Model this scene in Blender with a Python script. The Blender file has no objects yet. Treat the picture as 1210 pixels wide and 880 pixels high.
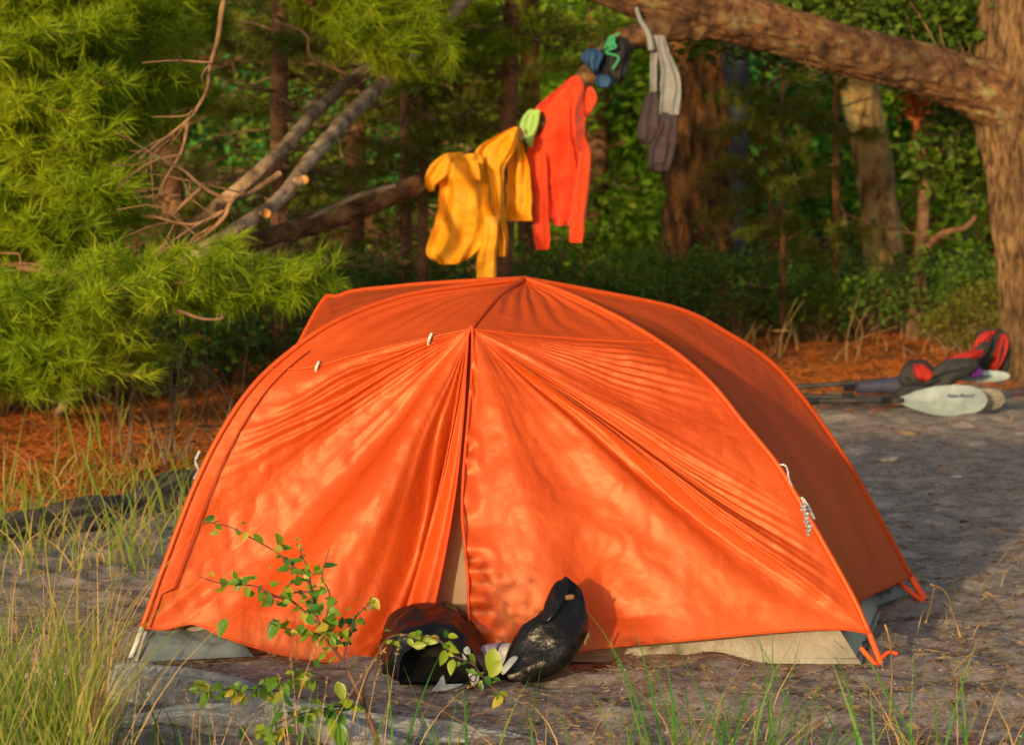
import bpy, math, random
import numpy as np
from mathutils import Vector, Matrix

# ------------------------------------------------------------------ camera, sky, sun, exposure
S = bpy.context.scene
COL = S.collection
FOC, EYE = 3680.0, 1.4          # focal length in photo pixels (1210 wide), eye height in metres
cam = bpy.data.cameras.new('camera'); camo = bpy.data.objects.new('camera', cam); COL.objects.link(camo)
camo.location = (0, 0, EYE); camo.rotation_euler = (math.radians(90), 0, 0)
cam.sensor_width = 36; cam.lens = FOC / 1210 * 36
cam.shift_y = -(440 - 200) / 1210
cam.clip_start = 0.1; cam.clip_end = 2000
cam.dof.use_dof = True; cam.dof.focus_distance = 8.3; cam.dof.aperture_fstop = 7.5
S.camera = camo

SUN_AZ, SUN_EL = math.radians(20), math.radians(8.5)      # behind the camera, to its left
sdir = Vector((-math.sin(SUN_AZ) * math.cos(SUN_EL), -math.cos(SUN_AZ) * math.cos(SUN_EL), math.sin(SUN_EL)))
W = bpy.data.worlds.new('World'); S.world = W; W.use_nodes = True
wn = W.node_tree.nodes; bg = wn['Background']
sky = wn.new('ShaderNodeTexSky'); sky.sky_type = 'NISHITA'; sky.sun_disc = False
sky.sun_elevation = SUN_EL; sky.sun_rotation = math.atan2(sdir.x, sdir.y); sky.air_density = 1.0; sky.dust_density = 3.0; sky.ozone_density = 0.6
W.node_tree.links.new(sky.outputs[0], bg.inputs[0]); bg.inputs[1].default_value = 0.15
sl = bpy.data.lights.new('sun', 'SUN'); sl.energy = 2.7; sl.angle = math.radians(0.8); sl.color = (1.0, 0.74, 0.40)
so = bpy.data.objects.new('sun', sl); COL.objects.link(so); so.location = (-6, -8, 6)
so.rotation_euler = sdir.to_track_quat('Z', 'Y').to_euler()
S.view_settings.view_transform = 'Standard'; S.view_settings.look = 'None'
S.view_settings.exposure = 0.62; S.view_settings.gamma = 1.0
S.cycles.max_bounces = 6; S.cycles.diffuse_bounces = 3; S.cycles.transmission_bounces = 3; S.cycles.transparent_max_bounces = 4
S.cycles.caustics_reflective = False; S.cycles.caustics_refractive = False

# ------------------------------------------------------------------ helpers
def P(px, py, d):               # a place that shows at photo pixel (px, py), d metres into the scene
    return np.array(((px - 605) / FOC * d, d, EYE - (py - 200) / FOC * d))
def PX(px, d): return (px - 605) / FOC * d
def curve(pts):                 # [(px,py,d)...] -> (n,3)
    return np.array([P(*p) for p in pts])
def norm(a):
    return a / np.maximum(np.linalg.norm(a, axis=-1, keepdims=True), 1e-9)
def _hash(i, j, k):
    h = (i.astype(np.int64) * 374761393 + j.astype(np.int64) * 668265263 + k.astype(np.int64) * 2147483647 % 1274126177) & 0xffffffff
    h = ((h ^ (h >> 13)) * 1274126177) & 0xffffffff
    h = ((h ^ (h >> 16)) * 2246822519) & 0xffffffff
    return ((h ^ (h >> 15)) & 0xffff) / 32767.5 - 1.0
def vnoise(p):
    p = np.asarray(p, float); f = np.floor(p); t = p - f; t = t * t * (3 - 2 * t); f = f.astype(np.int64)
    out = 0
    for a in (0, 1):
        wa = t[..., 0] if a else 1 - t[..., 0]
        for b in (0, 1):
            wb = t[..., 1] if b else 1 - t[..., 1]
            for c in (0, 1):
                wc = t[..., 2] if c else 1 - t[..., 2]
                out = out + wa * wb * wc * _hash(f[..., 0] + a, f[..., 1] + b, f[..., 2] * 7919 + c * 7919)
    return out
def fbm(p, o=4, g=0.5):
    p = np.asarray(p, float); s = 0; a = 1.0
    for i in range(o):
        s = s + a * vnoise(p * (2 ** i) + 17.3 * i); a *= g
    return s
def xyz(x, y, z):
    x, y, z = np.broadcast_arrays(x, y, z); return np.stack([x, y, z], -1)
def spline(pts, m):             # Catmull-Rom, m samples evenly in arc length
    pts = np.asarray(pts, float); n = len(pts)
    if n == 2:
        return pts[0] + (pts[1] - pts[0]) * np.linspace(0, 1, m)[:, None]
    ext = np.vstack([2 * pts[0] - pts[1], pts, 2 * pts[-1] - pts[-2]])
    o = []
    for i in range(n - 1):
        p0, p1, p2, p3 = ext[i:i + 4]
        t = np.linspace(0, 1, 24, endpoint=False)[:, None]
        o.append(0.5 * (2 * p1 + (p2 - p0) * t + (2 * p0 - 5 * p1 + 4 * p2 - p3) * t * t + (3 * p1 - p0 - 3 * p2 + p3) * t ** 3))
    o = np.vstack(o + [pts[-1:]])
    s = np.concatenate([[0], np.cumsum(np.linalg.norm(np.diff(o[:, :3], axis=0), axis=1))]); q = np.linspace(0, s[-1], m)
    return np.stack([np.interp(q, s, o[:, k]) for k in range(o.shape[1])], 1)
def poly(pts, m):               # polyline resampled evenly, corners kept roughly
    pts = np.asarray(pts, float); s = np.concatenate([[0], np.cumsum(np.linalg.norm(np.diff(pts, axis=0), axis=1))])
    q = np.linspace(0, s[-1], m)
    return np.stack([np.interp(q, s, pts[:, k]) for k in range(pts.shape[1])], 1)
def frames(p):
    t = norm(np.gradient(p, axis=0)); n = np.zeros_like(t)
    a = np.array((0, 0, 1.0)) if abs(t[0][2]) < 0.9 else np.array((1.0, 0, 0))
    v = np.cross(t[0], a); v /= np.linalg.norm(v); n[0] = v
    for i in range(1, len(p)):
        v = n[i - 1] - t[i] * np.dot(n[i - 1], t[i]); n[i] = v / max(np.linalg.norm(v), 1e-9)
    return t, n, np.cross(t, n)
def grid_faces(r, c, wrap=False):
    i = np.arange(r - 1)[:, None]; j = np.arange(c if wrap else c - 1)[None, :]
    a = i * c + j; b = i * c + (j + 1) % c
    return np.stack([a, b, b + c, a + c], -1).reshape(-1, 4)

class MB:
    def __init__(self): self.v = []; self.f = []; self.mi = []; self.n = 0
    def add(self, v, f, mi=0):
        v = np.asarray(v, float).reshape(-1, 3); f = np.asarray(f, np.int64)
        self.v.append(v); self.f.append(f + self.n); self.mi.append(mi); self.n += len(v); return self
    def tube(self, pts, rad, n=8, mi=0, disp=None, cap=True):
        pts = np.asarray(pts, float); m = len(pts)
        rad = np.interp(np.linspace(0, 1, m), np.linspace(0, 1, len(rad)), rad) if hasattr(rad, '__len__') else np.full(m, rad)
        t, a, b = frames(pts); th = np.linspace(0, 2 * math.pi, n, endpoint=False)
        rr = rad[:, None] * np.ones(n)
        d = np.cos(th)[None, :, None] * a[:, None, :] + np.sin(th)[None, :, None] * b[:, None, :]
        if disp is not None: rr = rr + disp(th, pts, rad)
        v = pts[:, None, :] + d * rr[..., None]
        f = grid_faces(m, n, True)
        v = v.reshape(-1, 3)
        self.add(v, f, mi)
        if cap:
            base = self.n - m * n
            for e, ring in ((pts[0], range(n)), (pts[-1], range((m - 1) * n, m * n))):
                k = self.n; self.v.append(e[None, :]); self.n += 1
                r = np.array(list(ring)) + base
                tri = np.stack([r, np.roll(r, -1), np.full(n, k)], 1)
                self.f.append(tri); self.mi.append(mi)
        return self
    def box(self, c, s, mi=0, rot=None):
        q = np.array([(x, y, z) for x in (-.5, .5) for y in (-.5, .5) for z in (-.5, .5)]) * np.array(s)
        if rot is not None: q = q @ np.array(rot).T
        return self.add(q + np.array(c), [(0, 1, 3, 2), (4, 6, 7, 5), (0, 4, 5, 1), (2, 3, 7, 6), (0, 2, 6, 4), (1, 5, 7, 3)], mi)
    def mesh(self, name, mats, origin=(0, 0, 0), smooth=True):
        v = np.vstack(self.v) - np.array(origin)
        me = bpy.data.meshes.new(name); me.vertices.add(len(v)); me.vertices.foreach_set('co', v.astype(np.float32).ravel())
        loops = np.concatenate([f.ravel() for f in self.f]); tot = np.concatenate([np.full(len(f), f.shape[1]) for f in self.f])
        mi = np.concatenate([np.full(len(f), m) for f, m in zip(self.f, self.mi)])
        me.loops.add(len(loops)); me.loops.foreach_set('vertex_index', loops.astype(np.int32))
        me.polygons.add(len(tot)); st = np.concatenate([[0], np.cumsum(tot)[:-1]])
        me.polygons.foreach_set('loop_start', st.astype(np.int32)); me.polygons.foreach_set('loop_total', tot.astype(np.int32))
        me.polygons.foreach_set('material_index', mi.astype(np.int32))
        me.polygons.foreach_set('use_smooth', np.full(len(tot), smooth))
        for m in (mats if isinstance(mats, (list, tuple)) else [mats]): me.materials.append(m)
        me.update(calc_edges=True); me.validate(); return me
    def build(self, name, mats, parent=None, origin=None, smooth=True):
        o0 = tuple(parent_world(parent)) if parent is not None else (tuple(origin) if origin is not None else (0, 0, 0))
        o = bpy.data.objects.new(name, self.mesh(name, mats, o0, smooth)); COL.objects.link(o)
        if parent is not None: o.parent = parent
        else: o.location = o0
        return o
def parent_world(o):
    l = Vector((0, 0, 0))
    while o is not None: l = l + o.location; o = o.parent
    return l
def tag(o, label=None, cat=None, group=None, kind=None):
    for k, v in (('label', label), ('category', cat), ('group', group), ('kind', kind)):
        if v: o[k] = v
    return o
def thing(name, loc, label, cat, group=None):
    o = bpy.data.objects.new(name, None); COL.objects.link(o); o.location = tuple(loc); o.empty_display_size = 0.1
    return tag(o, label, cat, group)

# ------------------------------------------------------------------ materials
def new_mat(name):
    m = bpy.data.materials.new(name); m.use_nodes = True; nt = m.node_tree
    return m, nt, nt.nodes['Principled BSDF'], nt.nodes['Material Output']
def ramp(nt, stops):
    r = nt.nodes.new('ShaderNodeValToRGB'); e = r.color_ramp.elements
    while len(e) > 1: e.remove(e[-1])
    e[0].position = stops[0][0]; e[0].color = (*stops[0][1], 1)
    for p, c in stops[1:]:
        k = e.new(p); k.color = (*c, 1)
    return r
def tex(nt, scale, detail=6, rough=0.6, kind='ShaderNodeTexNoise', vec=None, stretch=None, coord='Object'):
    t = nt.nodes.new(kind); t.inputs['Scale'].default_value = scale
    if 'Detail' in t.inputs: t.inputs['Detail'].default_value = detail
    if 'Roughness' in t.inputs: t.inputs['Roughness'].default_value = rough
    c = nt.nodes.new('ShaderNodeTexCoord')
    if stretch:
        mp = nt.nodes.new('ShaderNodeMapping'); mp.inputs['Scale'].default_value = stretch
        nt.links.new(c.outputs[coord], mp.inputs[0]); nt.links.new(mp.outputs[0], t.inputs['Vector'])
    else: nt.links.new(c.outputs[coord], t.inputs['Vector'])
    return t
def bump(nt, bs, src, strength, dist, prev=None):
    b = nt.nodes.new('ShaderNodeBump'); b.inputs['Strength'].default_value = strength; b.inputs['Distance'].default_value = dist
    nt.links.new(src, b.inputs['Height'])
    if prev: nt.links.new(prev, b.inputs['Normal'])
    return b.outputs[0]
def noise_mat(name, stops, scale=8, rough=0.8, stretch=None, bumps=((40, .5, .01),), spec=0.3, detail=8):
    m, nt, bs, out = new_mat(name)
    t = tex(nt, scale, detail, .65, stretch=stretch); r = ramp(nt, [(.5 + (p - .5) * .62, c) for p, c in stops])
    nt.links.new(t.outputs['Fac'], r.inputs[0])
    t2 = tex(nt, scale * .23, 4, .6); r2 = ramp(nt, [(.36, (.55, .57, .6)), (.64, (1.15, 1.12, 1.05))]); nt.links.new(t2.outputs['Fac'], r2.inputs[0])
    mm = nt.nodes.new('ShaderNodeMixRGB'); mm.blend_type = 'MULTIPLY'; mm.inputs[0].default_value = 1; nt.links.new(r.outputs[0], mm.inputs[1]); nt.links.new(r2.outputs[0], mm.inputs[2])
    nt.links.new(mm.outputs[0], bs.inputs['Base Color'])
    bs.inputs['Roughness'].default_value = rough; bs.inputs['Specular IOR Level'].default_value = spec
    prev = None
    for s, st, d in bumps:
        b = tex(nt, s, 6, .6, stretch=stretch); prev = bump(nt, bs, b.outputs['Fac'], st, d, prev)
    if prev: nt.links.new(prev, bs.inputs['Normal'])
    return m
def leaf_mat(name, cols, trans=0.35, rough=0.55, spec=0.25, clump=1.2):
    m, nt, bs, out = new_mat(name)
    g = nt.nodes.new('ShaderNodeNewGeometry'); t = tex(nt, clump, 3, .6)
    a = nt.nodes.new('ShaderNodeMath'); a.operation = 'MULTIPLY'; a.inputs[1].default_value = 0.5
    nt.links.new(g.outputs['Random Per Island'], a.inputs[0])
    b = nt.nodes.new('ShaderNodeMath'); b.operation = 'MULTIPLY_ADD'; b.inputs[1].default_value = 1.3; b.inputs[2].default_value = -0.4
    nt.links.new(t.outputs['Fac'], b.inputs[0])
    c = nt.nodes.new('ShaderNodeMath'); c.operation = 'ADD'; c.use_clamp = True
    nt.links.new(a.outputs[0], c.inputs[0]); nt.links.new(b.outputs[0], c.inputs[1])
    n = len(cols); r = ramp(nt, [(i / (n - 1) if n > 1 else 0, x) for i, x in enumerate(cols)])
    nt.links.new(c.outputs[0], r.inputs[0]); nt.links.new(r.outputs[0], bs.inputs['Base Color'])
    bs.inputs['Roughness'].default_value = rough; bs.inputs['Specular IOR Level'].default_value = spec
    tr = nt.nodes.new('ShaderNodeBsdfTranslucent'); nt.links.new(r.outputs[0], tr.inputs[0])
    mx = nt.nodes.new('ShaderNodeMixShader'); mx.inputs[0].default_value = trans
    nt.links.new(bs.outputs[0], mx.inputs[1]); nt.links.new(tr.outputs[0], mx.inputs[2]); nt.links.new(mx.outputs[0], out.inputs[0])
    return m
def cloth_mat(name, c1, c2, trans=0.25, rough=0.6, spec=0.3, scale=6, bumps=((25, .25, .01), (900, .15, .001)), sheen=0.0, satin=0.0):
    m, nt, bs, out = new_mat(name)
    t = tex(nt, scale, 6, .6); r = ramp(nt, [(.3, c1), (.7, c2)]); nt.links.new(t.outputs['Fac'], r.inputs[0])
    nt.links.new(r.outputs[0], bs.inputs['Base Color']); bs.inputs['Roughness'].default_value = rough
    bs.inputs['Specular IOR Level'].default_value = spec
    bs.inputs['Sheen Weight'].default_value = sheen
    prev = None
    for s, st, d in bumps:
        b = tex(nt, s, 4, .55); prev = bump(nt, bs, b.outputs['Fac'], st, d, prev)
    if prev: nt.links.new(prev, bs.inputs['Normal'])
    if trans > 0:
        tr = nt.nodes.new('ShaderNodeBsdfTranslucent'); nt.links.new(r.outputs[0], tr.inputs[0])
        mx = nt.nodes.new('ShaderNodeMixShader'); mx.inputs[0].default_value = trans
        nt.links.new(bs.outputs[0], mx.inputs[1]); nt.links.new(tr.outputs[0], mx.inputs[2]); nt.links.new(mx.outputs[0], out.inputs[0])
        if satin:                # a thin satin coating, equal at every angle
            gl_ = nt.nodes.new('ShaderNodeBsdfGlossy'); gl_.inputs['Roughness'].default_value = rough; gl_.inputs[0].default_value = (1, .80, .55, 1)
            fb = bump(nt, bs, b.outputs['Fac'], .25, .003); nt.links.new(fb, gl_.inputs['Normal'])
            m2 = nt.nodes.new('ShaderNodeMixShader'); m2.inputs[0].default_value = satin
            nt.links.new(mx.outputs[0], m2.inputs[1]); nt.links.new(gl_.outputs[0], m2.inputs[2]); nt.links.new(m2.outputs[0], out.inputs[0])
    return m

M = {}
M['fly'] = cloth_mat('fly_nylon', (.60, .070, .008), (.71, .104, .014), trans=.34, rough=.50, spec=0.0, satin=.05, scale=2.2, bumps=((8, .18, .02), (34, .4, .009), (105, .45, .004)))
M['fly_dark'] = cloth_mat('fly_binding', (.55, .05, .012), (.62, .07, .015), trans=0, rough=.6)
M['inner'] = cloth_mat('inner_canopy', (.30, .22, .15), (.36, .27, .19), trans=.2, rough=.7, scale=5, bumps=((8, .3, .02),))
M['tub'] = cloth_mat('bathtub_floor', (.22, .22, .20), (.30, .29, .25), trans=.1, rough=.45, scale=7, bumps=((14, .5, .02), (60, .2, .004)))
M['tubgrey'] = cloth_mat('grey_groundsheet', (.10, .14, .155), (.17, .22, .23), trans=.1, rough=.5, scale=9, bumps=((14, .5, .02), (70, .3, .004)))
M['white'] = noise_mat('white_cord', [(.3, (.62, .62, .60)), (.7, (.78, .78, .76))], 60, .7)
M['cord'] = noise_mat('grey_cord', [(.4, (.20, .23, .28)), (.6, (.62, .66, .72))], 260, .7, bumps=((300, .4, .002),))
M['strap'] = cloth_mat('red_webbing', (.70, .07, .015), (.78, .1, .02), trans=0, rough=.6)
M['metal'] = noise_mat('stake_metal', [(.3, (.45, .46, .5)), (.7, (.6, .6, .62))], 30, .35)
M['vinyl'] = cloth_mat('black_vinyl', (.004, .004, .005), (.008, .007, .007), trans=0, rough=.34, spec=.32, scale=8, bumps=((9, .5, .04), (30, .1, .008)))
M['vinyl_in'] = cloth_mat('black_lining', (.005, .005, .006), (.008, .008, .008), trans=0, rough=.7)
M['trim'] = cloth_mat('pale_trim', (.26, .29, .32), (.36, .38, .40), trans=0, rough=.5, bumps=((40, .5, .01),))
M['lilac'] = noise_mat('lilac_plastic', [(.3, (.42, .33, .48)), (.7, (.5, .4, .55))], 10, .4)
M['yellow'] = cloth_mat('yellow_oilskin', (.80, .32, .010), (.86, .38, .015), trans=.12, rough=.55, bumps=((14, .4, .03), (45, .3, .008)))
M['orange_fleece'] = cloth_mat('orange_red_fleece', (.74, .045, .010), (.82, .065, .012), trans=.08, rough=.85, bumps=((12, .3, .03), (120, .3, .004)), sheen=.2)
M['lime'] = cloth_mat('lime_cloth', (.30, .55, .12), (.42, .65, .2), trans=.2)
M['black_cloth'] = cloth_mat('black_cloth', (.012, .012, .016), (.02, .02, .025), trans=0, rough=.8)
M['blue_cloth'] = cloth_mat('blue_cloth', (.015, .05, .14), (.03, .09, .22), trans=.05, rough=.7)
M['green_strap'] = cloth_mat('green_strap', (.03, .25, .11), (.06, .36, .16), trans=0, rough=.7)
M['grey_cloth'] = cloth_mat('pale_grey_cloth', (.20, .21, .23), (.28, .28, .29), trans=.12, rough=.8, bumps=((18, .3, .02),))
M['plum_cloth'] = cloth_mat('dark_plum_cloth', (.035, .025, .035), (.055, .04, .05), trans=0, rough=.8, bumps=((18, .4, .02), (150, .3, .003)))
M['blade'] = noise_mat('white_paddle_blade', [(.3, (.28, .36, .40)), (.7, (.34, .42, .46))], 12, .4, bumps=((200, .08, .001),))
M['blade_grey'] = noise_mat('worn_paddle_blade', [(.35, (.20, .17, .14)), (.65, (.32, .29, .25))], 18, .5, stretch=(1, 1, 4))
M['shaft'] = noise_mat('black_paddle_shaft', [(.3, (.03, .03, .033)), (.7, (.06, .055, .055))], 10, .35, bumps=())
M['navy'] = cloth_mat('navy_sleeve', (.03, .035, .07), (.05, .055, .10), trans=0, rough=.7)
M['ink'] = noise_mat('navy_lettering', [(.3, (.02, .04, .12)), (.7, (.03, .05, .15))], 10, .6, bumps=())
M['red_cloth'] = cloth_mat('red_vest_fabric', (.26, .012, .010), (.34, .02, .015), trans=0, rough=.75, bumps=((30, .4, .015),))
M['dark_vest'] = cloth_mat('black_vest_fabric', (.02, .02, .024), (.035, .035, .04), trans=0, rough=.75, bumps=((30, .4, .015),))
M['purple'] = cloth_mat('purple_cloth', (.10, .015, .22), (.15, .03, .30), trans=0, rough=.8)
M['oak'] = noise_mat('oak_bark', [(.25, (.04, .024, .016)), (.45, (.16, .09, .045)), (.6, (.26, .155, .075)), (.8, (.28, .22, .10))], 9, .95,
                     stretch=(3, 3, .8), bumps=((12, .9, .05), (50, .8, .012)))
M['oak_limb'] = noise_mat('oak_limb_bark', [(.2, (.025, .015, .01)), (.42, (.13, .06, .028)), (.58, (.22, .11, .05)), (.78, (.27, .25, .12))], 9, .95,
                          bumps=((18, .9, .04), (70, .8, .01)))
M['bark_dark'] = noise_mat('shaggy_bark', [(.3, (.03, .016, .01)), (.5, (.16, .075, .03)), (.7, (.42, .19, .06))], 4, .9, stretch=(2, 2, .7), bumps=((12, .8, .04), (50, .6, .01)))  # orange end of the ramp puts the shaggy trunk's sunlit patches into the colour
M['bark_pine'] = noise_mat('young_pine_bark', [(.3, (.10, .05, .03)), (.7, (.28, .14, .07))], 9, .9, bumps=((30, .6, .01),))
M['bark_grey'] = noise_mat('grey_bark', [(.3, (.10, .065, .045)), (.55, (.36, .24, .15)), (.75, (.48, .38, .27))], 6, .85, bumps=((25, .6, .02), (90, .5, .005)))
M['bark_pale'] = noise_mat('pale_bark', [(.3, (.10, .06, .03)), (.5, (.34, .22, .085)), (.7, (.30, .28, .14))], 4, .9, stretch=(2, 2, .8), bumps=((14, .7, .03), (60, .5, .008)))
M['bark_blue'] = noise_mat('smooth_grey_bark', [(.3, (.035, .045, .065)), (.7, (.06, .075, .10))], 5, .9)
M['cut'] = noise_mat('cut_wood', [(.3, (.65, .28, .06)), (.7, (.75, .38, .10))], 40, .7)
M['twig'] = noise_mat('dead_twig', [(.3, (.13, .07, .04)), (.7, (.28, .16, .09))], 12, .9)
M['drift'] = noise_mat('driftwood', [(.28, (.40, .40, .42)), (.40, (.72, .72, .74)), (.75, (.84, .84, .84))], 7, .85, stretch=(1.2, 9, 9), bumps=((10, .8, .03), (40, .6, .008)))
M['rock'] = noise_mat('dark_rock', [(.3, (.06, .055, .05)), (.7, (.22, .19, .15))], 9, .9, bumps=((20, .7, .03), (80, .5, .006)))
M['pebble'] = noise_mat('pale_pebble', [(.3, (.22, .21, .21)), (.7, (.38, .37, .37))], 20, .8)
M['charcoal'] = noise_mat('charcoal', [(.3, (.015, .015, .015)), (.7, (.04, .035, .03))], 20, .8)
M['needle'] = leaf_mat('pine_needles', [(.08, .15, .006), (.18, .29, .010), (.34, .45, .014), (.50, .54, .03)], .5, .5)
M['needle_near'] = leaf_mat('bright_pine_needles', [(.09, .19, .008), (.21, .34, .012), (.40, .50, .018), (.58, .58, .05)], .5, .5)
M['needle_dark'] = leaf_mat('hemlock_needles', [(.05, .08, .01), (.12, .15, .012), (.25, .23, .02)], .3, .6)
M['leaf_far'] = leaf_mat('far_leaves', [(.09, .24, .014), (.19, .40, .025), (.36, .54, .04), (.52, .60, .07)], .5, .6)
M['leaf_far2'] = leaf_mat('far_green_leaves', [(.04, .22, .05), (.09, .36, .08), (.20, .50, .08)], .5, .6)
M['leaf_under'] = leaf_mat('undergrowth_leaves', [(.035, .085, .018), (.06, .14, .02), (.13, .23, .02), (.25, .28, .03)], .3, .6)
M['leaf_oak'] = leaf_mat('oak_leaves', [(.04, .09, .01), (.08, .15, .015), (.17, .22, .02)], .4, .5)
M['leaf_dead'] = leaf_mat('dead_leaves', [(.25, .06, .02), (.40, .10, .03), (.32, .15, .04)], .3, .7)
M['leaf_yellow'] = leaf_mat('yellowing_leaves', [(.10, .14, .02), (.20, .21, .025), (.22, .15, .02)], .4, .5)
M['grass'] = leaf_mat('beach_grass', [(.05, .14, .02), (.12, .22, .025), (.26, .30, .05), (.42, .33, .12)], .4, .5, clump=3)
M['grass_green'] = leaf_mat('green_grass', [(.03, .16, .045), (.07, .22, .03), (.20, .30, .035)], .4, .45, clump=4)
M['straw'] = leaf_mat('dry_straw', [(.30, .18, .08), (.45, .30, .13), (.52, .36, .18)], .3, .6, clump=3)
M['litter'] = leaf_mat('fallen_needles', [(.20, .05, .012), (.36, .10, .015), (.45, .17, .03)], .1, .8, clump=2)
M['debris'] = leaf_mat('sand_debris', [(.10, .07, .05), (.20, .14, .09), (.30, .22, .14)], .05, .8, clump=4)
def sap_leaf(name, c1, c2):
    m = leaf_mat(name, [c1, c2], .4, .4, .4, 40); return m
LEAFM = [sap_leaf('sapling_leaf_green', (.07, .20, .02), (.15, .30, .025)), sap_leaf('sapling_leaf_lime', (.16, .30, .02), (.30, .38, .03)),
         sap_leaf('sapling_leaf_yellow', (.34, .34, .03), (.50, .38, .04)), sap_leaf('sapling_leaf_dark', (.035, .13, .035), (.06, .18, .03))]
M['sapstem'] = noise_mat('sapling_stem', [(.3, (.09, .045, .035)), (.7, (.18, .10, .075))], 30, .8)

# ------------------------------------------------------------------ ground
def litter_mask(x, y):           # >0 on the needle carpet under the trees
    return (y - (16.2 + 1.55 * np.clip(x, -3, 3)) + 1.0 * fbm(xyz(x * .8, y * .5, 0), 3)) 
_fr = np.random.default_rng(404); FEET = np.stack([_fr.uniform(-1.6, 3.6, 170), _fr.uniform(7.0, 19.0, 170), _fr.uniform(0, 3.14, 170), _fr.uniform(.010, .026, 170)], 1)
def gz(x, y):
    x = np.asarray(x, float); y = np.asarray(y, float)
    z = 0.018 * fbm(xyz(x * 2.3, y * 1.7, 3.1), 3) + 0.026 * vnoise(xyz(x * 7, y * 5, 1.3)) + 0.008 * vnoise(xyz(x * 16, y * 12, 9.3))
    for fx_, fy_, fa_, fd_ in FEET:      # old footprints
        ux = (x - fx_) * math.cos(fa_) + (y - fy_) * math.sin(fa_); uy = -(x - fx_) * math.sin(fa_) + (y - fy_) * math.cos(fa_); q2 = (ux / .14) ** 2 + (uy / .06) ** 2
        z = z + fd_ * (.45 * np.exp(-(q2 - 1.6) ** 2) - np.exp(-q2))
    far = np.clip((y - 22) / 40, 0, 1); z = z + far * 0.5 + np.clip((y - 75) / 300, 0, 1) * 6
    return z
def gpt(x, y, dz=0.0): return np.array((x, y, float(gz(x, y)) + dz))
def GP(px, py):                  # ground under a photo pixel
    d = EYE * FOC / (py - 200); return gpt(PX(px, d), d)
xs = np.concatenate([-np.geomspace(900, 3.2, 40), np.linspace(-3, 4, 281), np.geomspace(4.2, 900, 40)])
ys = np.concatenate([-np.geomspace(300, 1, 16), np.linspace(0, 6, 10), np.linspace(6.2, 22, 521), np.geomspace(22.3, 1500, 60)])
X, Y = np.meshgrid(xs, ys)
mb = MB().add(xyz(X, Y, gz(X, Y)), grid_faces(len(ys), len(xs)))
m, nt, bs, out = new_mat('sandy_ground')
geo = nt.nodes.new('ShaderNodeNewGeometry'); sep = nt.nodes.new('ShaderNodeSeparateXYZ'); nt.links.new(geo.outputs['Position'], sep.inputs[0])
def mth(op, a, b=None, clamp=False):
    n = nt.nodes.new('ShaderNodeMath'); n.operation = op; n.use_clamp = clamp
    for i, q in enumerate((a, b)):
        if q is None: continue
        if isinstance(q, (int, float)): n.inputs[i].default_value = q
        else: nt.links.new(q, n.inputs[i])
    return n.outputs[0]
cx = mth('MINIMUM', mth('MAXIMUM', sep.outputs[0], -3), 3)
n1 = tex(nt, 0.9, 5, .65); n2 = tex(nt, 7, 8, .7); n3 = tex(nt, 45, 6, .7); n4 = tex(nt, 300, 3, .6)
mask = mth('ADD', mth('SUBTRACT', sep.outputs[1], mth('ADD', mth('MULTIPLY', cx, 1.55), 16.2)), mth('MULTIPLY', mth('SUBTRACT', n1.outputs['Fac'], .5), 5.0))
mask = mth('ADD', mth('MULTIPLY', mask, 1.1), .5, True)
sand = ramp(nt, [(.38, (.14, .112, .098)), (.5, (.35, .295, .26)), (.62, (.52, .455, .41))])
nt.links.new(mth('ADD', mth('MULTIPLY', n2.outputs['Fac'], .6), mth('MULTIPLY', n3.outputs['Fac'], .4)), sand.inputs[0])
lit = ramp(nt, [(.36, (.10, .03, .010)), (.5, (.32, .10, .018)), (.64, (.48, .19, .035))]); nt.links.new(n3.outputs['Fac'], lit.inputs[0])
mix = nt.nodes.new('ShaderNodeMixRGB'); nt.links.new(mask, mix.inputs[0]); nt.links.new(sand.outputs[0], mix.inputs[1]); nt.links.new(lit.outputs[0], mix.inputs[2])
nt.links.new(mix.outputs[0], bs.inputs['Base Color']); bs.inputs['Roughness'].default_value = .95; bs.inputs['Specular IOR Level'].default_value = .15
b1 = bump(nt, bs, n2.outputs['Fac'], .7, .06); b2 = bump(nt, bs, n3.outputs['Fac'], .8, .02, b1); b3 = bump(nt, bs, n4.outputs['Fac'], .5, .003, b2)
nt.links.new(b3, bs.inputs['Normal'])
M['ground'] = m
tag(mb.build('ground', M['ground']), kind='structure')

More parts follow.
